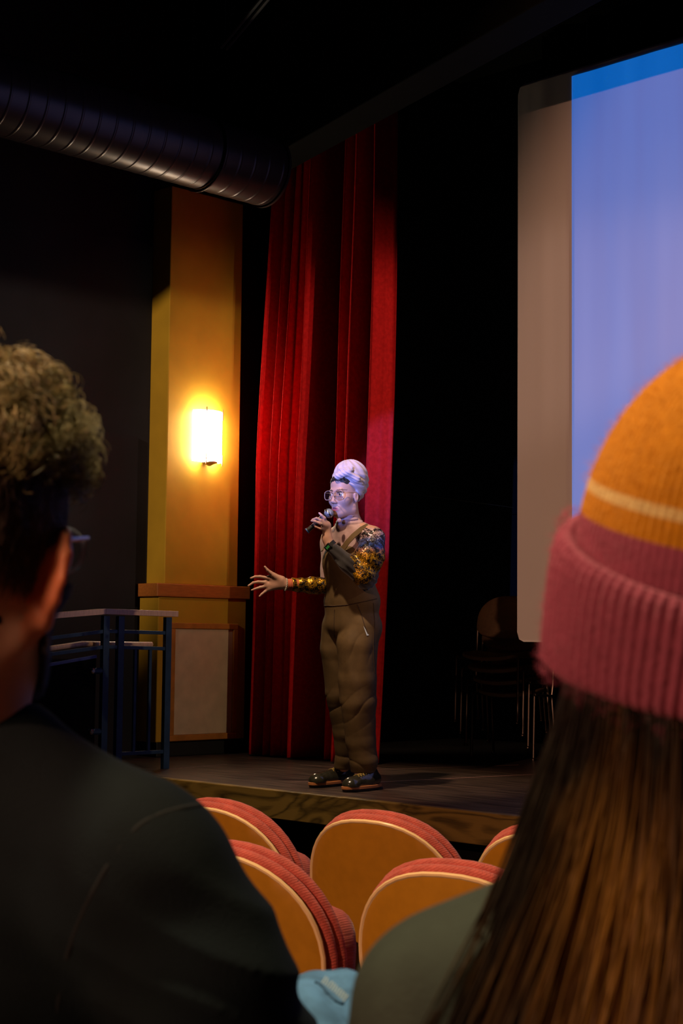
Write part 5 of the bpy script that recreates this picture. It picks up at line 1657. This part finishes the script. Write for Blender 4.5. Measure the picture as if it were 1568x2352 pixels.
# ------------------------------------------------------------------ seated woman with a knitted hat, right foreground
DW = 1.05
def WW(px, py, dd=0.0): return at(px, py, DW + dd)
wo = WW(1560, 2300, .0); wo[2] = FLB
wom = empty('person', wo, 0, 'seated woman seen from behind in mustard and pink knitted hat, long brown hair, green jacket', 'person')
wf = unit(FH * math.cos(math.radians(12)) - RH * math.sin(math.radians(12)) + UP * .30)   # hat axis leans back
WA = frame(unit(FH * .97 - RH * .2 + UP * .05))
WC = WW(1600, 1380, 0)
def wp_(l, f, u): return WC + WA[0] * l + WA[1] * f + WA[2] * u
def we_(c, r, k=.02, op='u'): return Ell(wp_(*c), r, WA, k, op)
M['skin_wom'] = attr_mat('woman_skin', .5, sss=.1)
wh = [we_((0, -.012, .040), (.074, .094, .090)), we_((0, .030, -.028), (.060, .068, .090), .03), we_((0, .060, -.104), (.026, .028, .026), .035),
      Cap(wp_(.046, -.005, -.088), wp_(.018, .055, -.112), .017, .014, .03), Cap(wp_(-.046, -.005, -.088), wp_(-.018, .055, -.112), .017, .014, .03),
      Cap(wp_(0, .088, .0), wp_(0, .110, -.045), .008, .012, .012), we_((0, .090, -.084), (.022, .012, .015), .014),
      we_((.074, -.002, -.02), (.010, .016, .030), .006), we_((-.074, -.002, -.02), (.010, .016, .030), .006), Cap(wp_(0, -.025, -.07), WW(1600, 1960, .02), .052, .060, .03)]
wsL = WW(1104, 2352, -.02); wsR = WW(2150, 2330, .10)       # her left shoulder is on the left of the picture
welL = WW(950, 2930, .05); whaL = WW(1100, 3050, .30); welR = WW(2400, 3000, .12); whaR = WW(2150, 3100, .40)
wch = (wsL + wsR) / 2 - UP * .13
whip = (wsL + wsR) / 2; whip = np.array([whip[0], whip[1], FLB + .56]) + SEATF * .02
BW = frame(SEATF)
wt = [Ell(wch, (.155, .10, .19), BW, .05), Cap(wsL, wsR, .045, .045, .06), Ell(whip, (.17, .13, .12), BW, .06), Cap(wch, whip, .12, .12, .05), Cap(WW(1600, 1960, .02), (wsL + wsR) / 2, .06, .08, .06)]
for a, b, c, d_ in ((wsL, welL, whaL, -1), (wsR, welR, whaR, 1)):
    wt += [Cap(a, b, .044, .038, .04), Cap(b, c, .036, .025, .02)]
    f = unit(SEATF * .9 - UP * .25)
    wt.append(Cap(c, c + f * .085, .025, .023, .02))
    for k in range(4): wt.append(Cap(c + f * .085 + ROWD * (.011 * (k - 1.5) * 1.4), c + f * (.145 + .006 * (k % 3)) + ROWD * (.011 * (k - 1.5) * 1.6) - UP * .02, .0088, .0065, .006))
    wt.append(Cap(c + f * .03 - ROWD * .018 * d_, c + f * .075 - ROWD * .050 * d_, .012, .008, .01))
for sg in (-1, 1):
    h_ = whip + ROWD * .09 * sg - UP * .04; k_ = whip + ROWD * .11 * sg + SEATF * .44 - UP * .03
    wt += seat_leg(h_, k_, np.array([k_[0], k_[1], FLB + .055]))
allw = np.array([wp_(0, 0, .15), wsL, wsR, welL, welR, whaL, whaR, whip + SEATF * .75])
lo_w = allw.min(0) - .22; hi_w = allw.max(0) + .22; lo_w[2] = FLB + .004
sdf_obj('body', Shape(wh + wt), lo_w, hi_w, .0055, M['skin_wom'], wom, wo, 2, lambda P: np.tile(np.array([.52, .27, .19]), (len(P), 1)))

# green jacket
gj_m = mat('green_suede_jacket', (.027, .037, .030), .85, vary=.45, vscale=9, bump=.3, bscale=300)
def gfold(P): return .006 * np.sin((P @ RH) * 26 + P[:, 2] * 34 + 1.5 * np.sin(P[:, 2] * 15)) + .003 * np.sin(P[:, 2] * 55 - (P @ RH) * 18)
gj = Shape([Ell(wch, (.185, .13, .21), BW, .05), Cap(wch, whip, .155, .16, .05), Ell(whip, (.20, .155, .13), BW, .06),
            Cap(WW(1590, 2150, .01), wsL, .085, .070, .06), Cap(WW(1610, 2150, .01), wsR, .085, .070, .06), Cap(wsL, welL, .074, .062, .04), Cap(wsR, welR, .074, .062, .04),
            Cap(welL, whaL + (welL - whaL) * .12, .058, .040, .03), Cap(welR, whaR + (welR - whaR) * .12, .058, .040, .03),
            Cap(WW(1600, 1900, .03), WW(1600, 2060, .03), .058, .066, .02, 's'), Plane(whip - UP * .15, -UP, .01)], disp=gfold)
sdf_obj('jacket', gj, lo_w, hi_w, .0055, gj_m, wom, wo, 1)
tr_m = mat('dark_trousers', (.02, .022, .03), .85, vary=.2, vscale=20)
trs = [Ell(whip - UP * .06, (.185, .145, .11), BW, .05)]
for sg in (-1, 1):
    h_ = whip + ROWD * .09 * sg - UP * .04; k_ = whip + ROWD * .11 * sg + SEATF * .44 - UP * .03
    trs += [Cap(h_, k_, .098, .074, .05), Cap(k_, np.array([k_[0], k_[1], FLB + .14]), .070, .056, .03)]
trs.append(Plane(np.array([0, 0, FLB + .12]), -UP, .004))
sdf_obj('trousers', Shape(trs), lo_w, hi_w, .0065, tr_m, wom, wo, 1)
for sg in (-1, 1):
    k_ = whip + ROWD * .11 * sg + SEATF * .44 - UP * .03; f_ = np.array([k_[0], k_[1], FLB + .05])
    sp = Shape([Cap(f_ - SEATF * .03, f_ + SEATF * .16 - UP * .012, .044, .038, .02), Cap(f_ + UP * .03, f_ + UP * .08, .048, .048, .02), Plane(f_ - UP * .046, -UP, .002)])
    sdf_obj('shoe', sp, f_ - .3, f_ + .3, .006, M['seat_black'], wom, wo, 1)

# knitted hat: crown (mustard, cream stripe, pink) and a deep folded pink cuff
HU = unit(UP * .955 - FH * .25 + RH * .10)          # hat axis, leaning back towards the camera
HF = unit(FH - HU * (FH @ HU)); HR = np.cross(HF, HU)
HB = WW(1618, 1600, .01)                           # centre of the hat opening
def rev(prof, ribs, amp, n=960, ex=1.0, ey=1.12, fold=False):
    """prof: list of (radius, height, rib strength)"""
    a = np.linspace(0, 2 * np.pi, n, endpoint=False)
    rib = np.abs(np.sin(a * ribs / 2)) ** .8
    out = []
    for r, h, s_ in prof:
        rr = r + amp * s_ * (rib - .6)
        b_ = (1 - np.sin(a)) / 2 if fold else np.zeros_like(a)          # the fold sits lower at the back
        hh = h + b_ * (.013 - .036 * h / .107)
        out.append(HB + np.outer(np.cos(a) * rr * ex, HR) + np.outer(np.sin(a) * rr * ey, HF) + np.outer(hh, HU))
    return np.array(out)
def knit_mat(name, base, stripes=None):
    m = mat(name, base, .95, sheen=.08, vary=.12, vscale=60)
    nt = m.node_tree; N = nt.nodes; L = nt.links; b = N['Principled BSDF']
    at_ = N.new('ShaderNodeAttribute'); at_.attribute_name = 'point_colour'
    mx = N.new('ShaderNodeMix'); mx.data_type = 'RGBA'; mx.blend_type = 'MULTIPLY'; mx.inputs['Factor'].default_value = .35
    n = N.new('ShaderNodeTexNoise'); n.inputs['Scale'].default_value = 90; n.inputs['Detail'].default_value = 4
    tc = N.new('ShaderNodeTexCoord'); L.new(tc.outputs['Object'], n.inputs['Vector'])
    L.new(at_.outputs['Color'], mx.inputs['A']); L.new(n.outputs['Fac'], mx.inputs['B']); L.new(mx.outputs['Result'], b.inputs['Base Color'])
    bp = N.new('ShaderNodeBump'); bp.inputs['Strength'].default_value = .7; bp.inputs['Distance'].default_value = .003
    w = N.new('ShaderNodeTexNoise'); w.inputs['Scale'].default_value = 260; w.inputs['Detail'].default_value = 3
    L.new(tc.outputs['Object'], w.inputs['Vector']); L.new(w.outputs['Fac'], bp.inputs['Height']); L.new(bp.outputs[0], b.inputs['Normal'])
    return m


kn_m = knit_mat('chunky_knit', (.5, .3, .1))
MUST = np.array([.66, .26, .0015]); CRM = np.array([.85, .62, .25]); PNK = np.array([.37, .070, .13])
def knit_obj(name, prof, cols, ribs, amp, parent, n=1100, fold=False):
    R_ = rev(prof, ribs, amp, n, fold=fold)
    m_, k = R_.shape[:2]
    V_ = R_.reshape(-1, 3)
    i, j = np.meshgrid(np.arange(m_ - 1), np.arange(k), indexing='ij'); j2 = (j + 1) % k
    F = np.stack([i * k + j, i * k + j2, (i + 1) * k + j2, (i + 1) * k + j], -1).reshape(-1, 4)
    o = mesh_obj(name, V_, F, kn_m, parent, True, origin=wo)
    C = np.repeat(np.array(cols), k, axis=0)
    at_ = o.data.color_attributes.new('point_colour', 'FLOAT_COLOR', 'POINT')
    at_.data.foreach_set('color', np.concatenate([C, np.ones((len(C), 1))], 1).astype(np.float32).ravel())
    return o
# crown profile
prof = []; cols = []
hs_ = np.linspace(.085, .238, 110)
for h in hs_:
    u_ = (h - .085) / (.238 - .085)
    r = .0955 * (1 - u_ ** 2.35) ** .62 + .002
    prof.append((r, h, .25 + .75 * (1 - u_)))
    cols.append(PNK if h < .112 else (MUST if h < .128 else (CRM if h < .1345 else MUST)))
prof = [(.088, .080, 1)] + prof + [(.0006, .2385, 0)]
cols = [PNK] + cols + [MUST]
hat = knit_obj('knitted_hat', prof, cols, 104, .0016, wom)
hat['label'] = 'ribbed mustard crown with a cream stripe over pink'
# cuff: folded double, fat rolled upper edge
cp = [(.0925, .004), (.0985, .000), (.1045, .002), (.1085, .008), (.1100, .020), (.1110, .045), (.1115, .070), (.1112, .090), (.1095, .100), (.1060, .1065), (.1010, .1070), (.0975, .102), (.0960, .090), (.0955, .05), (.0925, .010)]
cpp = []
for (r0, h0), (r1, h1) in zip(cp[:-1], cp[1:]):
    for t_ in np.linspace(0, 1, 7)[:-1]: cpp.append((r0 + (r1 - r0) * t_, h0 + (h1 - h0) * t_, 1.0 if r0 > .100 else .2))
cuff = knit_obj('hat_cuff', cpp, [PNK] * len(cpp), 90, .0036, wom, fold=True)
cuff['label'] = 'wide folded pink ribbed cuff'
# soft wool fuzz
def fuzz(name, prof_, n, ln, col, hmin, hmax):
    P_ = np.array([(r, h) for r, h, _ in prof_ if hmin <= h <= hmax and r > .02]); k = rs.randint(0, len(P_), n); a = rs.rand(n) * 6.283
    r = P_[k, 0]; h = P_[k, 1] + rs.rand(n) * .001
    base = HB + (np.cos(a) * r)[:, None] * HR + (np.sin(a) * r * 1.12)[:, None] * HF + h[:, None] * HU
    out = np.cos(a)[:, None] * HR + np.sin(a)[:, None] * HF + .3 * HU
    jit = rs.randn(n, 3) * .7; d_ = out + jit; d_ /= np.linalg.norm(d_, axis=1, keepdims=True)
    tt = np.linspace(0, 1, 4)[None, :, None]
    C = base[:, None, :] + d_[:, None, :] * (ln * (.5 + rs.rand(n)))[:, None, None] * tt + (rs.randn(n, 3) * .0015)[:, None, :] * tt ** 2
    strands(name, None, C, n, 3, np.full(n, .00018), col, wom, wo)
fuzz('wool_fuzz', prof, 3500, .004, mat('mustard_fuzz', tuple(MUST), .9), .13, .23)
fuzz('wool_fuzz', [p for p in cpp if p[0] > .104], 3000, .004, mat('pink_fuzz', tuple(PNK * 1.2), .9), .0, .11)

# long straight hair falling over the back and the left shoulder
hair1 = mat('long_brown_hair', (.014, .007, .003), .36, col2=(.30, .130, .018), vscale=9, stretch=(1, 1, .10))
for n_ in hair1.node_tree.nodes:
    if n_.type == 'MAP_RANGE': n_.inputs[1].default_value = .46; n_.inputs[2].default_value = .74
NL = 5200; SG = 30
a0 = rs.rand(NL) * 2 * np.pi
r0 = .080 + .012 * rs.rand(NL)
keep = ~((np.sin(a0) > .35))                 # not over the face
a0 = a0[keep]; r0 = r0[keep]; NL = len(a0)
root = HB + (np.cos(a0) * r0)[:, None] * HR + (np.sin(a0) * r0 * 1.1)[:, None] * HF + HU * .012
# clumps
cl = rs.randint(0, 60, NL); coff = rs.randn(60, 3) * np.array([.012, .008, 0]); cphs = rs.rand(60) * 6.28
side = (np.cos(a0))                           # -1: left of the picture
tt = np.linspace(0, 1, SG + 1)[None, :]
LN = .36 + .06 * rs.rand(NL)
# targets: the sheet opens out to the lower left
xe = np.where(side < 0, side * .205, side * .115) - .02 + coff[cl, 0] * 2.4
ye = np.sin(a0) * .060 - .035 - .02 * rs.rand(NL) - .060 * np.clip(-side, 0, 1)
x0 = (root - HB) @ RH; y0 = (root - HB) @ FH; z0 = (root - HB) @ UP
s_ = tt ** 1.22
X = x0[:, None] * (1 - s_) + xe[:, None] * s_ + .006 * np.sin(tt * 6 + cphs[cl][:, None]) * tt
Y = y0[:, None] * (1 - s_) + ye[:, None] * s_ - (.055 * np.sin(np.clip(tt * 1.3, 0, 1) * np.pi * .5) * (1 - np.abs(side)[:, None] * .4)) + .004 * np.sin(tt * 8 + cphs[cl][:, None])
Z = z0[:, None] - LN[:, None] * tt
X = X + (rs.rand(NL, 1) - .5) * .010 * tt; Y = Y + (rs.rand(NL, 1) - .5) * .012
C = HB + X[..., None] * RH + Y[..., None] * FH + Z[..., None] * UP
strands('long_hair', None, C, NL, SG, .0007 + .0005 * rs.rand(NL), hair1, wom, wo)
# inner mass of the hair so that it reads dense
im = Shape([Cap(HB + UP * .0, HB - UP * .12 - FH * .02, .080, .088, .03, sq=(FH, 1.1)), Cap(HB - UP * .12 - FH * .03, HB - UP * .34 - FH * .06 - RH * .05, .085, .118, .05, sq=(FH, 2.4)), Cap(HB - UP * .30 - FH * .06 - RH * .05, HB - UP * .36 - FH * .06 - RH * .055, .112, .115, .05, sq=(FH, 3.0)),
            Plane(HB - UP * .36, -UP, .02), Ell(HB + FH * .085 - UP * .06, (.075, .075, .11), np.stack([RH, FH, UP]), .02, 's')],
           disp=lambda P: .0035 * np.sin((P @ RH) * 260 / 2 + 2 * np.sin(P[:, 2] * 9)) + .002 * np.sin((P @ RH) * 330 + P[:, 2] * 12))
sdf_obj('hair_mass', im, HB - np.array([.35, .35, .62]), HB + np.array([.3, .3, .1]), .0045, hair1, wom, wo, 1)

# their own seats, just behind them
for (c_, lab, rz) in ((hipc - SEATF * .36, 'theatre seat the man in the dark jacket sits on', 15), (whip - SEATF * .35, 'theatre seat the woman in the knitted hat sits on', 15)):
    r = empty('theater_seat', (c_[0] - .0, c_[1], FLB), 0, lab, 'seat', 'theatre seats in rows before the stage')
    r.rotation_euler = (0, 0, math.radians(rz)); r.location = (c_[0], c_[1], FLB)
    for ch in SEAT0.children:
        if ch.name.startswith(('seat', 'armrest')): continue
        k = ch.copy(); COL.objects.link(k); k.parent = r
    MB().box((0, .32, .40), (.46, .42, .09), bev=.03).build('seat', M['seat_fabric'], r, smooth=True, auto=50)
